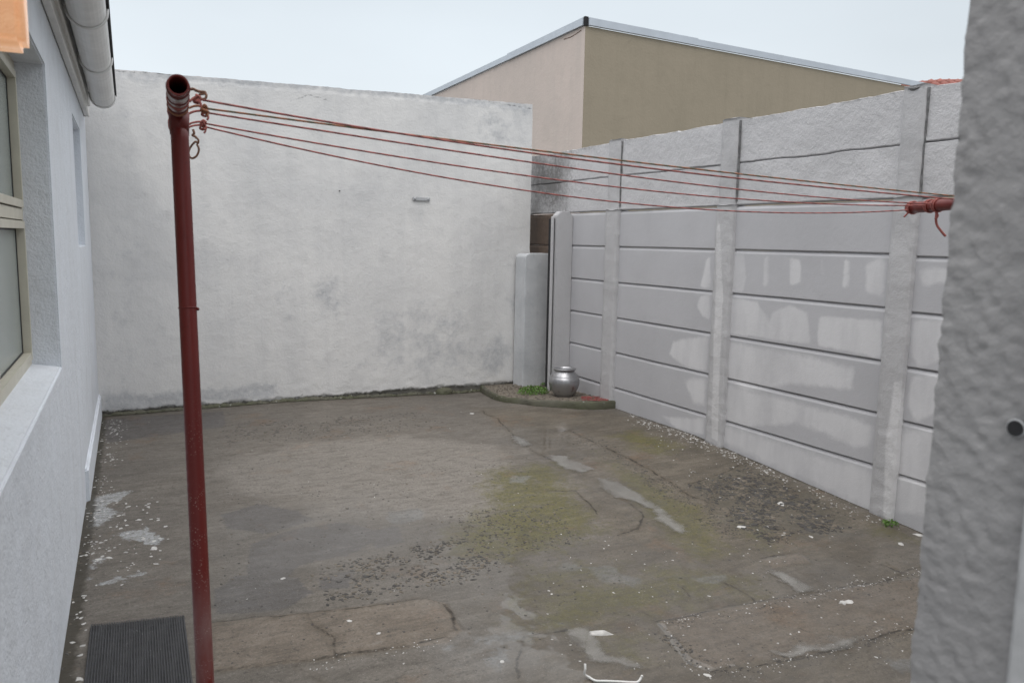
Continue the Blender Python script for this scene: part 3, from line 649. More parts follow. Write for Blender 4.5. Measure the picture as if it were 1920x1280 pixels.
# ---------------------------------------------------------------- raised corner bed with kerb
bed = thing('corner_bed', 'raised quarter round bed with mossy concrete kerb in the far right corner', 'garden bed', (3.6, 6.5, .1))
def BTf(y): return .130 - .045 * (y - 5.6)
def Gz(p, z=None):
    d = ray(p); z = .1
    for _ in range(10): q = d * (z - EYE) / d[2]; z = BTf(q[1])
    return q[:2]
BT = 0.
outer = [Gz(p) for p in ((903,724),(912,731),(925,738),(940,743),(958,746),(1008,750),(1057,752),(1090,753),(1125,753),(1147,751))]
outer[0] = np.array([onY((901, 722), BWY)[0], BWY + .01]); outer[-1] = np.array([FX + .01, onX((1154, 752), FX)[0]])
def smooth_line(pts, n=6):
    out = []; pts = [np.array(p) for p in pts]
    for i in range(len(pts) - 1):
        p0, p1, p2, p3 = pts[max(i - 1, 0)], pts[i], pts[i + 1], pts[min(i + 2, len(pts) - 1)]
        for k in range(n):
            t = k / n; out.append(.5 * ((2 * p1) + (-p0 + p2) * t + (2 * p0 - 5 * p1 + 4 * p2 - p3) * t * t + (-p0 + 3 * p1 - 3 * p2 + p3) * t ** 3))
    out.append(pts[-1]); return out
ol = smooth_line(outer, 8); cor = np.array([FX, BWY])
V = []; rows_ = [(0, -.14, .008), (0, -.05, .004), (0, -.012, 0), (.010, .001, 0), (.035, .0, 0), (.042, -.012, 0), (.045, -.06, 0)]
for q_ in ol:
    inn = (cor - q_); inn /= np.linalg.norm(inn)
    for d_, dz_, o_ in rows_:
        p_ = q_ + inn * (d_ - o_); n_ = float(fbm(p_[0] * 20, p_[1] * 20, dz_ * 20, 7)) * .011
        V.append((p_[0] + n_, p_[1] + n_, BTf(p_[1]) + dz_ + n_ * .6))
gridmesh('kerb', len(ol), len(rows_), np.array(V), MAT['kerb'], bed, flip=True)
V = [(cor[0] - .0, cor[1], BTf(cor[1]) - .01)]
nr_ = 10
for q_ in ol:
    inn = cor - q_
    for k in range(1, nr_ + 1):
        p_ = cor - inn * (1 - .03 / max(np.linalg.norm(inn), .2)) * k / nr_; V.append((p_[0], p_[1], BTf(p_[1]) - .006 + .010 * float(fbm(p_[0] * 12, p_[1] * 12, 0, 2))))
Fc = []
for i in range(len(ol) - 1):
    A0 = 1 + i * nr_; B0 = A0 + nr_; Fc.append((0, A0, B0))
    for k in range(nr_ - 1): Fc.append((A0 + k, A0 + k + 1, B0 + k + 1, B0 + k))
mesh('bed_fill', V, Fc, MAT['bed'], bed, True)
# red chalk on the kerb
bm = bmesh.new()
for k in range(260):
    c_ = Gz((1090 + 50 * random.random(), 743 + 8 * random.random()))
    bmesh.ops.create_icosphere(bm, subdivisions=1, radius=.003 + .006 * random.random(), matrix=Matrix.Translation((c_[0], c_[1], BTf(c_[1]) + .002)) @ Matrix.Diagonal((1.4, 1, .3, 1)))
tag(from_bm('red_grit', bm, MAT['redgrit']), 'smear of crushed red grit on the kerb of the corner bed', 'grit', kind='stuff')

# ---------------------------------------------------------------- silver pot
pc = Gz((1057, 741)); BT = BTf(pc[1]); pxm = np.linalg.norm(np.array([pc[0], pc[1]]) ) ; dpt = -(R.T @ np.array([pc[0], pc[1], BT - EYE]))[2]; sc_ = dpt / F
pot = thing('silver_pot', 'round bellied silver painted clay pot on the corner bed', 'pot', (pc[0], pc[1], BT))
hh = 53 * sc_
def lathe(bm, pr, cx, cy, z, n=36):
    rg = [[bm.verts.new((cx + r_ * math.cos(2 * math.pi * k / n), cy + r_ * math.sin(2 * math.pi * k / n), z + h_)) for k in range(n)] for r_, h_ in pr]
    for i in range(len(rg) - 1):
        for k in range(n): bm.faces.new((rg[i][k], rg[i][(k + 1) % n], rg[i + 1][(k + 1) % n], rg[i + 1][k]))
    return rg
w_ = 29 * sc_
pr = [(.0, 0), (.52 * w_, 0), (.60 * w_, .02 * hh), (.78 * w_, .16 * hh), (.93 * w_, .32 * hh), (1.0 * w_, .48 * hh), (.98 * w_, .60 * hh), (.93 * w_, .68 * hh), (.90 * w_, .695 * hh), (.89 * w_, .72 * hh), (.84 * w_, .77 * hh), (.70 * w_, .85 * hh), (.645 * w_, .89 * hh)]
bm = bmesh.new(); lathe(bm, pr, pc[0], pc[1], BT - .004); from_bm('belly', bm, MAT['silver'], pot, True)
pr = [(.64 * w_, .885 * hh), (.70 * w_, .93 * hh), (.755 * w_, .965 * hh), (.76 * w_, .99 * hh), (.72 * w_, 1.0 * hh), (.66 * w_, .985 * hh), (.60 * w_, .93 * hh), (.60 * w_, .8 * hh), (.8 * w_, .5 * hh), (.4 * w_, .1 * hh), (0, .08 * hh)]
bm = bmesh.new(); lathe(bm, pr, pc[0], pc[1], BT - .004); from_bm('rim', bm, MAT['silver'], pot, True)

# ---------------------------------------------------------------- weeds
def weed(name, cx, cy, cz, n, spread, hgt, label, lsz=.012):
    V, Fc = [], []
    for k in range(n):
        a = random.random() * 6.28; r_ = spread * math.sqrt(random.random()); x, y = cx + r_ * math.cos(a), cy + r_ * math.sin(a) * .8; z = cz + hgt * random.random() * (1 - .5 * r_ / spread)
        d = Vector((random.uniform(-1, 1), random.uniform(-1, 1), random.uniform(.2, 1))).normalized(); s_ = d.cross(Vector((random.uniform(-1, 1), random.uniform(-1, 1), .3))).normalized()
        l_ = lsz * random.uniform(.7, 1.6); p = Vector((x, y, z)); b0 = len(V)
        V += [p, p + d * l_ * .5 + s_ * l_ * .35, p + d * l_ * 1.1, p + d * l_ * .5 - s_ * l_ * .35]; Fc.append((b0, b0 + 1, b0 + 2, b0 + 3))
    return tag(mesh(name, V, Fc, MAT['leaf']), label, 'weed', kind=None)
c_ = Gz((1003, 738)); weed('weed_clump', c_[0], c_[1] + .03, BTf(c_[1]), 900, .15, .075, 'low bright green weed clump growing left of the silver pot')
c_ = Gz((1028, 722)); weed('weed_clump', c_[0] - .02, c_[1], BTf(c_[1]), 120, .06, .03, 'sparse strip of weed leaves at the foot of the stub pier', .010)
q = G((1668, 985)); weed('weed_clump', q[0], q[1], zat(q[0], q[1]), 90, .05, .035, 'small green weed at the foot of the nearest fence post', .012)

# ---------------------------------------------------------------- crust along the foot of the back wall
bm = bmesh.new()
for k in range(260):
    x = random.uniform(-.02, 3.3); h_ = .012 + .02 * random.random() ** 2
    bmesh.ops.create_icosphere(bm, subdivisions=1, radius=1, matrix=Matrix.Translation((x, BWY - .004, zat(x, BWY - .02) + .002)) @ Matrix.Diagonal((.03 + .05 * random.random(), .012 + .014 * random.random(), h_, 1)))
xq = onY((832, 740), BWY)[0]; bmesh.ops.create_icosphere(bm, subdivisions=3, radius=1, matrix=Matrix.Translation((xq, BWY - .01, zat(xq, 6.9) + .01)) @ Matrix.Diagonal((.09, .06, .055, 1)))
for v_ in bm.verts: v_.co += Vector((1, 1, 1)) * float(vnoise(v_.co.x * 50, v_.co.y * 50, v_.co.z * 50, 5)) * .006
tag(from_bm('mortar_crust', bm, MAT['kerb'], None, True), 'dark mossy mortar crust along the foot of the white back wall', 'mortar', kind='stuff')

# ---------------------------------------------------------------- stone chips and paint flakes
def rand_in(poly, n):
    g_ = np.array(gp(poly)); lo, hi = g_.min(0), g_.max(0); out = []
    while len(out) < n:
        q = lo + (hi - lo) * rng.random((n * 3, 2)); dd = poly_sd(q, g_); keep = rng.random(len(q)) < np.clip(-dd / .07, .12, 1) * (dd < .03)
        cl = fbm(q[:, 0] * 9, q[:, 1] * 9, 0, 77, 4) + .45 * rng.random(len(q)) > .02; out += list(q[keep & cl])
    return out[:n]
def scatter(name, items, mat, label, cat, flat=.22):
    V, Fc = [], []
    for (x, y, s_) in items:
        if y > BWY - .005 or x > FX - .01 or x < WA + WB * y: continue
        k = random.choice((6, 7, 8, 9)); a0 = random.random() * 6.28; z = zat(x, y); b0 = len(V); el = random.uniform(1, 1.9); th = random.random() * 3.14
        for j in range(k):
            a = 2 * math.pi * j / k; r_ = s_ * random.uniform(.45, 1.25); dx, dy = r_ * math.cos(a) * el, r_ * math.sin(a)
            V.append((x + dx * math.cos(th) - dy * math.sin(th), y + dx * math.sin(th) + dy * math.cos(th), z - .001))
        for j in range(k):
            p_ = V[b0 + j]; V.append((x + (p_[0] - x) * .75, y + (p_[1] - y) * .75, z + s_ * flat * random.uniform(.7, 1.1)))
        for j in range(k): Fc.append((b0 + j, b0 + (j + 1) % k, b0 + k + (j + 1) % k, b0 + k + j))
        Fc.append(tuple(b0 + k + j for j in range(k)))
    return tag(mesh(name, V, Fc, mat), label, cat, kind='stuff')
it, it2 = [], []
for pl, n_, s_ in STONE:
    for q in rand_in(pl, n_):
        (it if random.random() < .62 else it2).append((q[0], q[1], s_ * .0105 * random.uniform(.2, 1) ** 1.8))
BEDP = [tuple(q_) for q_ in ol] + [(FX, BWY)]
_z = zat
def zat(x, y): return BTf(y) - .001 if y > 5.4 and x > 2.9 and poly_sd(np.array([[x, y]]), BEDP)[0] < -.02 else _z(x, y)
for k in range(900):
    x, y = random.uniform(3.2, 3.94), random.uniform(5.6, 6.94)
    if poly_sd(np.array([[x, y]]), BEDP)[0] < -.02: (it2 if k % 4 else it).append((x, y, random.uniform(.003, .009)))
scatter('stone_chips', it, MAT['chip'], 'dark stone chips exposed in the worn concrete of the yard', 'stones')
scatter('pebble_chips', it2, MAT['chip2'], 'brown grit and pebbles lying in the worn concrete', 'grit')
it = []
def flakes(poly, n, s=.006):
    for q in rand_in(poly, n): it.append((q[0], q[1], s * random.uniform(.3, 1) ** 1.4))
flakes([(1150,765),(1345,832),(1440,860),(1420,880),(1330,850),(1200,800)], 210, .010)
flakes([(1150,765),(1345,832),(1660,975),(1735,1000),(1735,1010),(1640,985),(1340,845)], 260, .008)
flakes([(1180,790),(1400,860),(1640,985),(1500,1040),(1300,940)], 130, .008)
flakes([(190,785),(240,785),(220,900),(180,1100),(130,1280),(100,1280),(160,950)], 260, .009)
flakes([(160,930),(300,930),(330,1020),(240,1100),(140,1100)], 110, .012)
flakes([(200,790),(900,745),(1000,900),(1100,1270),(200,1270)], 130, .005)
flakes([(1000,1000),(1740,1010),(1740,1270),(1000,1270)], 170, .006)
flakes([(1240,1165),(1480,1122),(1740,1062),(1740,1075),(1440,1140),(1240,1178)], 150, .0045)
flakes([(1290,1238),(1330,1252),(1500,1226),(1740,1172),(1740,1186),(1400,1265),(1300,1262)], 170, .0045)
flakes([(560,1240),(780,1214),(850,1198),(850,1208),(600,1248)], 60, .004)
for p_, s_ in (((290,1027),.016), ((205,1045),.012), ((154,1210),.014), ((150,1228),.012),((150,1272),.013), ((1465,940),.03), ((1390,985),.022), ((1470,998),.02), ((1520,1004),.016), ((655,1167),.012), ((710,1190),.010), ((530,1083),.010), ((1330,1117),.007),
               ((1120,1185),.03), ((1590,1130),.02), ((1690,1020),.02), ((1720,1002),.022), ((1370,858),.012), ((1375,875),.011), ((885,775),.02), ((1150,1110),.008), ((1325,1265),.013), ((940,1240),.010),((1580,1132),.02)):
    q = G(p_); it.append((q[0], q[1], s_))
scatter('paint_flakes', it, MAT['flake'], 'white paint flakes fallen along the walls and over the concrete', 'paint flakes', .12)

# ---------------------------------------------------------------- the house on the left
HN = Vector((1, -WB, 0)).normalized(); HD = Vector((WB, 1, 0)).normalized()
def HW(s, d, z): return Vector((WA + WB * s, s, z)) + HN * d       # s = Y on the wall, d = outwards
def onH(p):
    d = ray(p); t = WA / (d[0] - WB * d[1]); q = d * t; return q[1], q[2] + EYE
house = thing('house', 'white plastered house wing with windows and gutter on the left', 'house', (WA, 3.5, 0))
S0, S1 = .6, BWY - .002
W1 = (1.7, 3.58, .97, 2.13); W2 = (5.25, 6.05, 1.42, 2.17)
z_e = 2.62
def holes(bm, S, Zs, op, D):
    S = sorted(set(S)); Zs = sorted(set(Zs)); vt = {}
    def vv(s, d, z):
        k = (round(s, 4), round(d, 4), round(z, 4))
        if k not in vt: vt[k] = bm.verts.new(HW(s, d, z))
        return vt[k]
    inside = lambda s, z: any(o[0] < s < o[1] and o[2] < z < o[3] for o in op)
    for a, b in zip(S[:-1], S[1:]):
        for c, d in zip(Zs[:-1], Zs[1:]):
            if not inside((a + b) / 2, (c + d) / 2): bm.faces.new((vv(a, 0, c), vv(b, 0, c), vv(b, 0, d), vv(a, 0, d)))
    for o in op:
        dd = D[op.index(o)]; drop = .03
        ss = [s for s in S if o[0] <= s <= o[1]]; zz = [z for z in Zs if o[2] <= z <= o[3]]
        for c, d in zip(zz[:-1], zz[1:]):
            for s in (o[0], o[1]): bm.faces.new((vv(s, 0, c), vv(s, -dd, c), vv(s, -dd, d), vv(s, 0, d)))
        for a, b in zip(ss[:-1], ss[1:]):
            for z in (o[2], o[3]): bm.faces.new((vv(a, 0, z), vv(b, 0, z), vv(b, -dd, z), vv(a, -dd, z)))
bm = bmesh.new(); SS = [S0, W1[0], W1[1], W2[0], W2[1], S1, 2.3, 2.9, 4.2, 4.8, 6.5]; ZZ = [-.2, .4, W1[2], W2[2], 1.8, W1[3], W2[3], z_e, 2.95]
holes(bm, SS, ZZ, [W1, W2], [.135, .10])
bmesh.ops.recalc_face_normals(bm, faces=bm.faces)
ed = [e for e in bm.edges if len(e.link_faces) == 2 and e.calc_face_angle() > .5]
bmesh.ops.bevel(bm, geom=ed, offset=.006, segments=2, affect='EDGES')
from_bm('wall', bm, MAT['house'], house)
# body behind so the wall has thickness
bm = bmesh.new(); bbox(bm, -1.2, -.24, S0, S1, -.2, 2.95, lambda c: HW(c.y, c.x, c.z)); from_bm('wall_body', bm, MAT['house'], house)
# recess closing of small window
bm = bmesh.new(); bbox(bm, -.12, -.099, W2[0], W2[1], W2[2], W2[3], lambda c: HW(c.y, c.x, c.z)); from_bm('recess_back', bm, MAT['house'], house)
# sloping sill
bm = bmesh.new()
vs = bbox(bm, -.134, .0025, W1[0] - .002, W1[1] - .0005, W1[2] - .05, W1[2] + .022, lambda c: HW(c.y, c.x, c.z - (.022 if (c.x > 0 and c.z > W1[2]) else 0)))
bevel(bm, .007, 3); from_bm('window_sill', bm, MAT['house'], house)
# plinth
bm = bmesh.new(); bbox(bm, -.02, .018, onH((159, 880))[0], S1, -.2, onH((159, 880))[1], lambda c: HW(c.y, c.x, c.z + (-.0 if c.z < 0 else 0))); bevel(bm, .01, 2); from_bm('plinth', bm, MAT['house'], house)
# window: frame, transom, sashes, panes
win = from_bm('window', (lambda b_: (bbox(b_, -.150, -.100, W1[1] - .035, W1[1] + .002, W1[2] - .0, W1[3], lambda c: HW(c.y, c.x, c.z)), bbox(b_, -.150, -.100, W1[0], W1[0] + .035, W1[2], W1[3], lambda c: HW(c.y, c.x, c.z)),
      bbox(b_, -.150, -.100, W1[0] + .035, W1[1] - .035, W1[2], W1[2] + .035, lambda c: HW(c.y, c.x, c.z)), bbox(b_, -.150, -.100, W1[0] + .035, W1[1] - .035, W1[3] - .035, W1[3], lambda c: HW(c.y, c.x, c.z)),
      bbox(b_, -.150, -.098, W1[0] + .035, W1[1] - .035, 1.545, 1.585, lambda c: HW(c.y, c.x, c.z)), bbox(b_, -.150, -.099, 2.62, 2.66, W1[2] + .035, W1[3] - .035, lambda c: HW(c.y, c.x, c.z))) and b_)(bmesh.new()), MAT['frame'], house)
for s0, s1 in ((W1[0] + .04, 2.615), (2.665, W1[1] - .04)):
    for z0, z1 in ((W1[2] + .04, 1.54), (1.59, W1[3] - .04)):
        bm = bmesh.new()
        for q in ((s0, s0 + .028, z0, z1), (s1 - .028, s1, z0, z1), (s0 + .028, s1 - .028, z0, z0 + .028), (s0 + .028, s1 - .028, z1 - .028, z1)):
            bbox(bm, -.142, -.092, *q, lambda c: HW(c.y, c.x, c.z))
        from_bm('sash', bm, MAT['frame'], win)
        bm = bmesh.new()
        for q in ((s0 + .028, s0 + .034, z0 + .028, z1 - .028), (s1 - .034, s1 - .028, z0 + .028, z1 - .028), (s0 + .034, s1 - .034, z0 + .028, z0 + .034), (s0 + .034, s1 - .034, z1 - .034, z1 - .028)):
            bbox(bm, -.128, -.119, *q, lambda c: HW(c.y, c.x, c.z))
        from_bm('gasket', bm, MAT['gasket'], win)
        bm = bmesh.new(); bbox(bm, -.128, -.122, s0 + .03, s1 - .03, z0 + .03, z1 - .03, lambda c: HW(c.y, c.x, c.z)); from_bm('pane', bm, MAT['pane'], win)
# fascia, soffit strip, gutter and roof edge; gutter axis placed from its far end
GE = 6.35; gx, gzc = onY((193, 190), GE); GR = .075
goff = (Vector((gx, GE, 0)) - Vector((WA + WB * GE, GE, 0))).dot(HN)
def along(bm, prof, s0, s1, n=1):
    rg = [[bm.verts.new(HW(s0 + (s1 - s0) * k / n, d, z)) for d, z in prof] for k in range(n + 1)]
    for a, b in zip(rg[:-1], rg[1:]):
        for j in range(len(prof)): bm.faces.new((a[j], a[(j + 1) % len(prof)], b[(j + 1) % len(prof)], b[j]))
    bm.faces.new(rg[0]); bm.faces.new(rg[-1][::-1])
GZ = gzc + .03
bm = bmesh.new(); along(bm, [(.003, GZ - .09), (.035, GZ - .09), (.035, GZ - .01), (.003, GZ - .01)], S0, 6.75); bevel(bm, .004, 1); from_bm('wall_plate', bm, MAT['white_trim'], house)
bm = bmesh.new(); along(bm, [(goff - GR - .045, GZ - .035), (goff - GR - .015, GZ - .035), (goff - GR - .015, GZ + .12), (goff - GR - .045, GZ + .12)], S0, 6.6); bevel(bm, .003, 1); from_bm('fascia', bm, MAT['white_trim'], house)
pr = [(goff + GR * math.cos(math.pi + math.pi * k / 14), GZ + GR * math.sin(math.pi + math.pi * k / 14)) for k in range(15)]
pr2 = [(goff + (GR - .004) * math.cos(-math.pi * k / 14), GZ + (GR - .004) * math.sin(-math.pi * k / 14)) for k in range(15)]
bm = bmesh.new(); along(bm, pr + pr2, S0, GE, 1)
gut = from_bm('gutter', bm, MAT['pvc'], house)
bm = bmesh.new(); along(bm, pr, GE, GE + .006, 1); from_bm('end_cap', bm, MAT['pvc'], gut)
for s in (GE - .03, 5.0, 3.95, 2.9, 1.9):
    bm = bmesh.new(); pts = [HW(s, goff + (GR + .004) * math.cos(a), GZ + (GR + .004) * math.sin(a)) for a in np.linspace(math.pi * .95, 2 * math.pi * 1.02, 18)]
    tube(bm, pts, .007, 6); bmesh.ops.create_uvsphere(bm, u_segments=8, v_segments=6, radius=.012, matrix=Matrix.Translation(pts[0])); from_bm('gutter_clip', bm, MAT['pvc'], gut)
bm = bmesh.new(); along(bm, [(-1.3, GZ + .34), (goff + GR + .012, GZ + .045), (goff + GR + .012, GZ + .057), (-1.3, GZ + .352)], S0, 6.6)
from_bm('roof', bm, plain('dark_roof_sheet', (.16, .16, .17), .6), house)
bm = bmesh.new(); along(bm, [(goff + GR + .002, GZ + .012), (goff + GR + .010, GZ + .012), (goff + GR + .010, GZ + .042), (goff + GR + .002, GZ + .042)], S0, 6.4)
from_bm('roof_edge', bm, MAT['dark'], house)

# ---------------------------------------------------------------- wall lamp (lit)
lx = dep((57, 92), 1.42); sL = lx.y; dL = (lx - HW(sL, 0, lx.z)).dot(HN)
lamp = thing('wall_lamp', 'lit amber bulkhead lamp on the house wall at the upper left edge', 'lamp', tuple(HW(sL, 0, lx.z)))
bm = bmesh.new(); bbox(bm, .018, dL, sL - .115, sL, lx.z - .012, lx.z + .24, lambda c: HW(c.y, c.x, c.z)); bevel(bm, .010, 4); from_bm('lamp_lens', bm, MAT['lens'], lamp, True)
bm = bmesh.new(); bbox(bm, 0, .022, sL - .10, sL - .02, lx.z + .01, lx.z + .22, lambda c: HW(c.y, c.x, c.z)); bevel(bm, .004, 2); from_bm('lamp_base', bm, MAT['white_trim'], lamp)

# ---------------------------------------------------------------- near door reveal (right foreground)
dr = thing('door_jamb_wall', 'rough grey plastered wall end of the doorway at the right edge, out of focus', 'wall', (.95, .5, 0))
PXX = .95; dY = onX((1762, 640), PXX)[0]
def skin(name, O, A_, B_, la, lb, Nn, step=.0034, amp=.0019, parent=None, edge=0):
    na, nb = int(la / step) + 1, int(lb / step) + 1
    a, b = np.meshgrid(np.linspace(0, la, na), np.linspace(0, lb, nb), indexing='ij')
    Pp = np.array(O)[None, :] + a.reshape(-1, 1) * np.array(A_)[None] + b.reshape(-1, 1) * np.array(B_)[None]
    d = amp * (fbm(Pp[:, 0] * 85, Pp[:, 1] * 85, Pp[:, 2] * 90, 90, 2) * 1.6 + .18 * fbm(Pp[:, 0] * 9, Pp[:, 1] * 9, Pp[:, 2] * 11, 95, 3))
    Pp[:, 0] += -d; Pp[:, 1] += d
    return gridmesh(name, na, nb, Pp, MAT['pier'], parent)
skin('reveal_face', (PXX, dY, -.3), (0, -1, 0), (0, 0, 1), 1.1, 3.3, None, step=.004, parent=dr)
skin('outer_face', (PXX, dY, -.3), (1, 0, 0), (0, 0, 1), .6, 3.3, None, step=.01, parent=dr)
bm = bmesh.new(); bbox(bm, PXX + .012, PXX + 1.6, dY - 1.1, dY - .012, -.3, 3.0); from_bm('wall_core', bm, MAT['pier'], dr)
hp = onX((1903, 803), PXX - .006); bm = bmesh.new()
MT = Matrix.Translation((PXX - .004, hp[0], hp[1])) @ Matrix.Rotation(math.pi / 2, 4, 'Y')
torus(bm, (PXX - .004, hp[0], hp[1]), (1, 0, 0), .0098, .0012, 20, 8)
from_bm('bolt_ring', bm, MAT['stub'], dr, True)
bm = bmesh.new(); bmesh.ops.create_cone(bm, cap_ends=True, segments=20, radius1=.0096, radius2=.0096, depth=.004, matrix=MT); from_bm('bolt_hole', bm, MAT['dark'], dr)
fy = onX((1893, 1200), PXX - .02)[0]
bm = bmesh.new(); bbox(bm, PXX - .024, PXX + .02, fy - .09, fy, -.3, 2.95); bevel(bm, .006, 2); from_bm('door_frame', bm, plain('grey_door_frame', (.47, .475, .48), .45), dr)

# ---------------------------------------------------------------- neighbour building
nb = thing('neighbour_building', 'plain flat sided building with pinkish and olive walls behind the fence', 'building', (6, 9.5, 0))
NY = 9.5; nxc, nzc = onY((1098, 33), NY)
zl2 = onX((795, 178), nxc); zr2 = onY((1760, 161), NY)
far = zl2[0] + 1.5; kz = (zl2[1] - nzc) / (zl2[0] - NY); zf = nzc + kz * (far - NY)
ex = zr2[0] + 2.; kr = (zr2[1] - nzc) / (zr2[0] - nxc); ze = nzc + kr * (ex - nxc)
fl = .11
def quadwall(name, pts, mat, thick):
    bm = bmesh.new(); a = [bm.verts.new(p) for p in pts]; b = [bm.verts.new(Vector(p) + Vector(thick)) for p in pts]
    bm.faces.new(a); bm.faces.new(b[::-1])
    for i in range(4): bm.faces.new((a[i], b[i], b[(i + 1) % 4], a[(i + 1) % 4]))
    return from_bm(name, bm, mat, nb)
quadwall('wall', [(nxc, NY + .003, -.3), (nxc, far, -.3), (nxc, far, zf - fl), (nxc, NY + .003, nzc - fl)], MAT['pink'], (.25, 0, 0))
quadwall('wall', [(nxc + .002, NY, -.3), (ex, NY, -.3), (ex, NY, ze - fl), (nxc + .002, NY, nzc - fl)], MAT['olive'], (0, .25, 0))
def strip(name, p, q, hgt, out, mat, drop=0):
    p, q = Vector(p), Vector(q); o_ = Vector(out); up = Vector((0, 0, hgt)); bm = bmesh.new()
    pr_ = [(-o_ * .25, -up), (o_, -up), (o_, Vector((0, 0, 0))), (-o_ * 6, Vector((0, 0, .012))), (-o_ * 6, -up * .3)]
    a = [bm.verts.new(p + x + y) for x, y in pr_]; b = [bm.verts.new(q + x + y) for x, y in pr_]; bm.faces.new(a); bm.faces.new(b[::-1])
    for i in range(5): bm.faces.new((a[i], b[i], b[(i + 1) % 5], a[(i + 1) % 5]))
    return from_bm(name, bm, mat, nb)
mid = .68
def lp(a, b, t, dz=0): return (a[0] + (b[0] - a[0]) * t, a[1] + (b[1] - a[1]) * t, a[2] + (b[2] - a[2]) * t + dz)
TL0, TL1 = (nxc, NY + .02, nzc), (nxc, far, zf); TR0, TR1 = (nxc + .04, NY, nzc), (ex, NY, ze)
strip('flashing', TL0, lp(TL0, TL1, .30), .10, (-.035, 0, 0), MAT['flash'])
strip('flashing', lp(TL0, TL1, .295, -.012), TL1, .085, (-.03, 0, 0), MAT['flash'])
strip('flashing', TR0, lp(TR0, TR1, .20), .10, (0, -.035, 0), MAT['flash'])
strip('flashing', lp(TR0, TR1, .198, -.01), TR1, .09, (0, -.03, 0), MAT['flash'])
bm = bmesh.new(); bbox(bm, nxc - .02, nxc + .035, NY - .02, NY + .02, nzc - .11, nzc + .01); from_bm('corner_gap', bm, MAT['dark'], nb)
# hairline crack near the corner
bm = bmesh.new(); pts = [Vector((nxc - .001, *onX(p, nxc - .002))) for p in ((1057, 74), (1070, 70), (1080, 64), (1090, 57))]; tube(bm, pts, .006, 5)
from_bm('wall_crack', bm, plain('crack_shadow', (.2, .13, .1), .9), nb)

# ---------------------------------------------------------------- far red tiled roof
D = 24.
rf = thing('tiled_roof_house', 'far house with a red tiled roof just showing at the top right', 'house', tuple(dep((1770, 200), D)))
RU = Vector((R[0][0], R[1][0], 0)).normalized(); RV = Vector((-R[0][2], -R[1][2], 0)).normalized()
c_ = dep((1752, 150), D); zr = c_.z
bm = bmesh.new(); p = c_ + Vector((0, 0, -.5)); vs = [p - RU * .3, p + RU * 7, p + RU * 7 + RV * 5, p - RU * .3 + RV * 5]
lo_ = [bm.verts.new((v_.x, v_.y, 0 - .35)) for v_ in vs]; hi_ = [bm.verts.new(v_) for v_ in vs]; bm.faces.new(hi_)
for i in range(4): bm.faces.new((lo_[i], lo_[(i + 1) % 4], hi_[(i + 1) % 4], hi_[i]))
from_bm('wall', bm, MAT['pink'], rf)
ridge = (c_ + RU * .0 + RV * 1.2, c_ + RU * 7 + RV * 1.2)
hz = .38                                             # ridge rises to the right edge of view
bm = bmesh.new(); nb_ = 26
for i in range(nb_):                                 # rows of pantiles running down the slope
    t0 = i / nb_; bx_ = c_ + RU * (7.3 * t0 - .3)
    topz = zr + min(.16, .0 + 1.2 * t0)
    for j in range(5):
        s0 = j / 5; q0 = bx_ + RV * (1.3 * (1 - s0)) ; q1 = bx_ + RV * (1.3 * (1 - s0 - .23))
        za = topz - .62 * s0 + .02; zb_ = topz - .62 * (s0 + .22)
        tube(bm, [(q0.x, q0.y, za), (q1.x, q1.y, zb_)], .14, 8)
o = from_bm('roof_tiles', bm, MAT['tile'], rf); o['kind'] = 'stuff'
bm = bmesh.new(); tube(bm, [c_ + RV * 1.35 - RU * .3 + Vector((0, 0, .02)), c_ + RV * 1.35 + RU * .9 + Vector((0, 0, .15)), c_ + RV * 1.35 + RU * 7 + Vector((0, 0, .25))], .15, 10); from_bm('ridge_cap', bm, MAT['tile'], rf)

# ---------------------------------------------------------------- doormat
mat_ = thing('doormat', 'black ribbed rubber doormat on the wet concrete beside the red pole', 'doormat', (.1, 2.9, .06))
c1, c2 = Vector(G((170, 1177))), Vector(G((346, 1161))); ux = (c2 - c1); ux.z = 0; wd = ux.length; ux.normalize(); uy = Vector(G((158, 1282))) - c1; uy.z = 0; uy.normalize()
zm = max(zat(c1.x, c1.y), zat(c2.x, c2.y)) + .001
bm = bmesh.new(); L_ = .62
def mt(a, b, z): q = c1 + ux * a + uy * b; return Vector((q.x, q.y, z))
vs = bbox(bm, 0, wd, 0, L_, zm - .004, zm + .008, lambda c: mt(c.x, c.y, c.z)); from_bm('mat_base', bm, plain('dusty_rubber', (.05, .05, .05), .6, 0, .4, 30), mat_)
bm = bmesh.new(); nrib = 38
for k in range(nrib):
    a = wd * (k + .5) / nrib; r_ = wd / nrib * .27; off = .003 * random.random()
    pts = [mt(a, -.004 - off + (L_ + .008) * j / 8, zm + .0105 + .001 * math.sin(j + k)) for j in range(9)]; tube(bm, pts, r_ * 1.15, 6)
o = from_bm('ribs', bm, MAT['rubber'], mat_); o['kind'] = 'stuff'

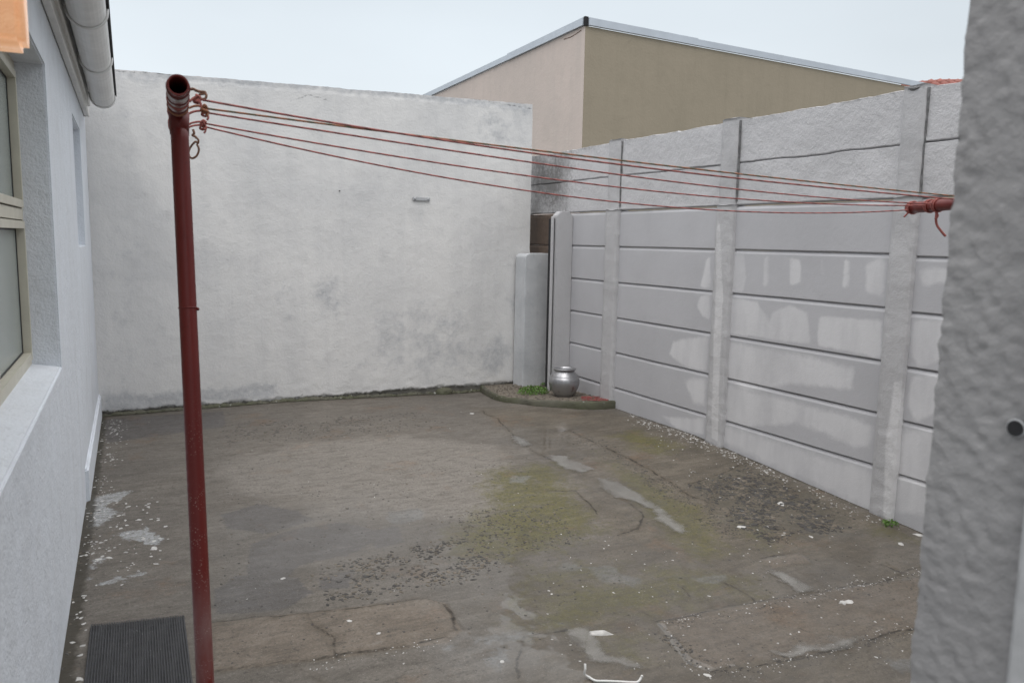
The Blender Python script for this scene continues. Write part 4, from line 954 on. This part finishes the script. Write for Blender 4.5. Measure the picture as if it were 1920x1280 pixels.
# ---------------------------------------------------------------- red washing line poles
PT = dep((336, 232), 2.1)
d1 = ray((385, 1280)); 
pz0 = zat(PT.x, PT.y)
p_bot = dep((385, 1280), 2.1 * 1.0); dirp = (p_bot - PT); foot = PT + dirp * ((pz0 - PT.z) / dirp.z)
BZ = 1.832
pole = thing('washing_line_pole', 'dark red steel washing line pole with T bar beside the doormat', 'pole', tuple(foot))
bm = bmesh.new(); tube(bm, [foot + (PT - foot) * t for t in np.linspace(-.02, 1.0, 40)], .0226, 28); from_bm('upright', bm, MAT['red'], pole)
wp = foot + (PT - foot) * ((dep((347, 577), 2.1).z - foot.z) / (PT.z - foot.z))
bm = bmesh.new(); torus(bm, wp, PT - foot, .0226, .0022, 28, 6); bmesh.ops.create_uvsphere(bm, u_segments=8, v_segments=6, radius=.0045, matrix=Matrix.Translation(wp + Vector((.024, -.008, -.003)))); from_bm('weld_seam', bm, MAT['red'], pole, True)
B0 = dep((334, 161), 1.76); B1 = Vector((.243, 2.80, 0)); B0.z = B1.z = BZ
ba = (B1 - B0).normalized()
bm = bmesh.new(); ro, ri = .0230, .0195
r1 = tube(bm, [B0 + ba * .0, B0 + ba * .012, B0 + ba * .3, B1], ro, 32, cap=False); r2 = tube(bm, [B0, B0 + ba * .2, B1], ri, 32, cap=False)
for k in range(32): bm.faces.new((r1[0][k], r1[0][(k + 1) % 32], r2[0][(k + 1) % 32], r2[0][k])); bm.faces.new((r1[-1][k], r2[-1][k], r2[-1][(k + 1) % 32], r1[-1][(k + 1) % 32]))
cb = from_bm('crossbar', bm, MAT['red'], pole)
bm = bmesh.new(); bmesh.ops.create_cone(bm, cap_ends=True, segments=24, radius1=ri, radius2=ri, depth=.004, matrix=Matrix.Translation(B0 + ba * .35) @ ba.to_track_quat('Z', 'Y').to_matrix().to_4x4()); from_bm('bore_shade', bm, MAT['dark'], cb)  # black disc added inside the open bar, stands in for shade in its bore
for t0, t1 in ((.06, .13), (.15, .27)):
    bm = bmesh.new(); tube(bm, [B0 + ba * t0, B0 + ba * t1], ro + .0012, 28, cap=False); from_bm('worn_patch', bm, MAT['galv'], cb)
for t in (.035, .14, .28, .31, .33):
    bm = bmesh.new(); torus(bm, B0 + ba * t, ba, ro + .0012, .0022, 28, 6, .003); from_bm('rope_wrap', bm, MAT['rope_b'], cb, True)
sad = bmesh.new(); tube(sad, [PT + Vector((0, 0, -.03)), PT + Vector((0, 0, .03))], [.0240, .0265], 24); from_bm('weld_collar', sad, MAT['red'], pole)

T0 = dep((1706, 390), 3.72); T1 = dep((1790, 383), 3.38); T1.z = T0.z + .004; ta = (T1 - T0).normalized(); T2 = T0 + ta * 1.15
mp_ = T0 + ta * .58; gfoot = Vector((mp_.x, mp_.y, zat(min(mp_.x, 3.9), mp_.y)))
pole2 = thing('washing_line_pole', 'second red washing line pole, its T bar tip showing left of the door jamb', 'pole', tuple(gfoot))
bm = bmesh.new(); r1 = tube(bm, [T0, T0 + ta * .1, T0 + ta * .6, T2], .026, 24, cap=False); r2 = tube(bm, [T0, T0 + ta * .3, T2], .0225, 24, cap=False)
for k in range(24): bm.faces.new((r1[0][k], r1[0][(k + 1) % 24], r2[0][(k + 1) % 24], r2[0][k]))
cb2 = from_bm('crossbar', bm, MAT['red'], pole2)
bm = bmesh.new(); bmesh.ops.create_cone(bm, cap_ends=True, segments=24, radius1=.0224, radius2=.0224, depth=.003, matrix=Matrix.Translation(T0 + ta * .05) @ ta.to_track_quat('Z', 'Y').to_matrix().to_4x4()); from_bm('bore_shade', bm, MAT['dark'], cb2)  # second added black disc, paints the dark hollow of this bar
bm = bmesh.new(); tube(bm, [gfoot + Vector((0, 0, -.02)), mp_ - Vector((0, 0, .02))], .0255, 24); from_bm('upright', bm, MAT['red'], pole2)

# ---------------------------------------------------------------- the five ropes
def proj(P_):
    c = R.T @ (np.array(P_) - np.array([0, 0, EYE])); return CX + F * c[0] / -c[2], CY - F * c[1] / -c[2]
def bar_at(t): return B0 + ba * t
ROPES = [ # start px, depth, end px, depth, y at x=1005, y at x=1380, colours, label
 ((376, 187), 1.97, (1806, 375), 2.93, 288, 332, ('rope_a', 'rope_b'), 'red twisted clothesline starting highest, at the nearest knot on the left bar'),
 ((389, 204), 2.08, (1806, 369), 2.98, 282, 326, ('rope_d', 'rope_c'), 'orange and green twisted clothesline, uppermost where it crosses the fence'),
 ((390, 212), 2.18, (1752, 382), 3.50, 306, 357, ('rope_a', 'rope_b'), 'pink clothesline in the middle of the five'),
 ((386, 232), 2.40, (1738, 385), 3.56, 332, 373, ('rope_a', 'rope_b'), 'pink clothesline second from the bottom of the five'),
 ((385, 238), 2.47, (1712, 393), 3.70, 360, 396, ('rope_a', 'rope_b'), 'lowest pink clothesline, tied at the tip of the right bar')]
def blob(bm, path, r): tube(bm, smooth3(path), r, 7)
def smooth3(path, n=6):
    o_ = smooth_line([np.array(p_) for p_ in path], n); return [Vector(p_) for p_ in o_]
for ri_, (p0, D0, p1, D1, y1005, y1380, cols, lab) in enumerate(ROPES):
    A0, A1 = dep(p0, D0), dep(p1, D1)
    def curve(s, k, n=300):
        out = []
        for i in range(n + 1):
            t = i / n; out.append(A0.lerp(A1, t) - Vector((0, 0, 4 * s * t * (1 - t) * (1 + k * (t - .5)))))
        return out
    def y_at(c, x):
        pr_ = [proj(q) for q in c[::6]]
        for a, b in zip(pr_[:-1], pr_[1:]):
            if a[0] <= x <= b[0]: return a[1] + (b[1] - a[1]) * (x - a[0]) / (b[0] - a[0])
        return 0
    s, k = .05, 0.
    for _ in range(14):
        e1 = y_at(curve(s, k), 1005) - y1005; s = max(0, s - e1 * .0018)
        e2 = y_at(curve(s, k), 1380) - y1380; k = max(-1.2, min(1.2, k - e2 * .012))
    rt = thing('clothesline', lab, 'rope', tuple(A0), 'clotheslines between the two red poles')
    bm = bmesh.new(); c = curve(s, k, 420); nsid = 8
    tube(bm, c, .0027, nsid, mi=lambda i, q: 1 if ((q + i // 1) % 8) < 3 else 0)
    from_bm('line', bm, [MAT[cols[0]], MAT[cols[1]]], rt)
    # loops round the bar and knot
    tb = max(.03, (A0 - B0).dot(ba) - .01); cb_ = bar_at(tb)
    bm = bmesh.new()
    for j in range(2): torus(bm, cb_ + ba * (.008 * j - .004), ba, ro + .002, .0022, 26, 6, .003 * (j * 2 - 1))
    sidep = cb_ + Vector((ro + .004, 0, -.004))
    random.seed(30 + ri_)
    path = [sidep, sidep.lerp(A0, .35) + Vector((0, 0, .006)), A0 + Vector((-.010, 0, .004)), A0 + Vector((-.004, .006, -.008)), A0 + Vector((-.016, .0, -.006)), A0 + Vector((-.008, -.008, .008)), A0]
    blob(bm, path, .0032)
    path = [A0 + Vector((random.uniform(-.016, .002), random.uniform(-.008, .008), random.uniform(-.010, .010))) for _ in range(8 if ri_ > 2 else 6)]
    blob(bm, path, .0032)
    blob(bm, [A0 + Vector((-.004, 0, 0)), A0 + Vector((.0, -.004, -.012)), A0 + Vector((-.012 + .01 * random.random(), -.004, -.020))], .003)
    from_bm('knot', bm, MAT[cols[0]], rt)
    # far knot
    bm = bmesh.new(); tb = (A1 - T0).dot(ta); cb_ = T0 + ta * max(.02, tb)
    for j in range(2): torus(bm, cb_ + ta * (.009 * j), ta, .029, .003, 22, 6, .004 * (1 - 2 * j))
    if ri_ == 4:
        sdv = -Vector((RU.x, RU.y, 0))
        blob(bm, [cb_ + Vector((0, 0, -.01)), A1 + Vector((-.01, 0, .008)), A1 + sdv * .02 + Vector((0, 0, -.012)), A1 + sdv * .04 + Vector((0, 0, -.035))], .0042)
        blob(bm, [A1, A1 + Vector((.02, -.03, .012)), cb_ + ta * .05 + Vector((0, 0, .0)) - RV * .03, cb_ + ta * .10 - RV * .032], .003)
    if ri_ == 2:
        blob(bm, [cb_ + Vector((0, 0, -.028)), cb_ + Vector((-.004, 0, -.05)), cb_ + Vector((.006, 0, -.085)), cb_ + Vector((.018, -.02, -.118)), cb_ + Vector((.03, -.03, -.135))], .0055)
        blob(bm, [cb_ + Vector((-.01, 0, -.028)), cb_ + Vector((.006, 0, -.045)), cb_ + Vector((-.008, 0, -.06))], .005)
    if ri_ in (2, 3): 
        for v_ in [cb_ - RV * .03]: blob(bm, [A1, v_ + Vector((0, 0, .004)), v_ + ta * .03 + Vector((0, 0, -.012)), v_ + ta * .05 + Vector((0, 0, .01))], .0032)
    from_bm('knot', bm, MAT[cols[0]], rt)

# ---------------------------------------------------------------- snap hooks
def hook(D_, pxs, pxclip, lab):
    p0 = dep(pxs[0], D_); t_ = thing('snap_hook', lab, 'hook', tuple(p0)); sc = D_ / F
    bm = bmesh.new(); blob(bm, [dep(p_, D_) for p_ in pxs], .0038); from_bm('swivel', bm, MAT['rust'], t_)
    bm = bmesh.new(); pts = [dep(p_, D_) for p_ in pxclip]; blob(bm, pts, .0032); from_bm('clip', bm, MAT['rust'], t_)
hook(2.44, [(362, 243), (364, 250), (361, 254), (366, 256), (368, 259)], [(369, 259), (372, 263), (371, 269), (366, 266), (356, 278), (354, 290), (360, 297), (369, 292), (373, 280), (369, 271)], 'rusty snap hook hanging open from the lower knots on the left bar')
hook(1.99, [(356, 168), (362, 167), (368, 170), (375, 172), (384, 173)], [(384, 172), (385, 176), (376, 177), (373, 181), (379, 186), (385, 185), (387, 179), (384, 174)], 'small rusty snap hook beside the topmost rope knot')

# ---------------------------------------------------------------- white plastic strap on the ground
pts = [(1097, 1246), (1097, 1256), (1096, 1266), (1104, 1271), (1116, 1278), (1135, 1279), (1160, 1280), (1185, 1281), (1196, 1280), (1202, 1272), (1204, 1268)]
w3 = []
for i, p_ in enumerate(pts):
    q = G(p_); lift = {0: .05, 1: .035, 2: .012, 9: .012, 10: .02}.get(i, 0.003); q = G(p_, lift); w3.append(Vector((q[0], q[1], zat(q[0], q[1]) + lift + .004)))
bm = bmesh.new(); tube(bm, smooth3(w3, 4), .0042, 6)
for v_ in bm.verts: pass
tag(from_bm('plastic_strap', bm, MAT['strap'], None, True), 'bent white plastic strap lying on the wet concrete at the bottom edge', 'strap')
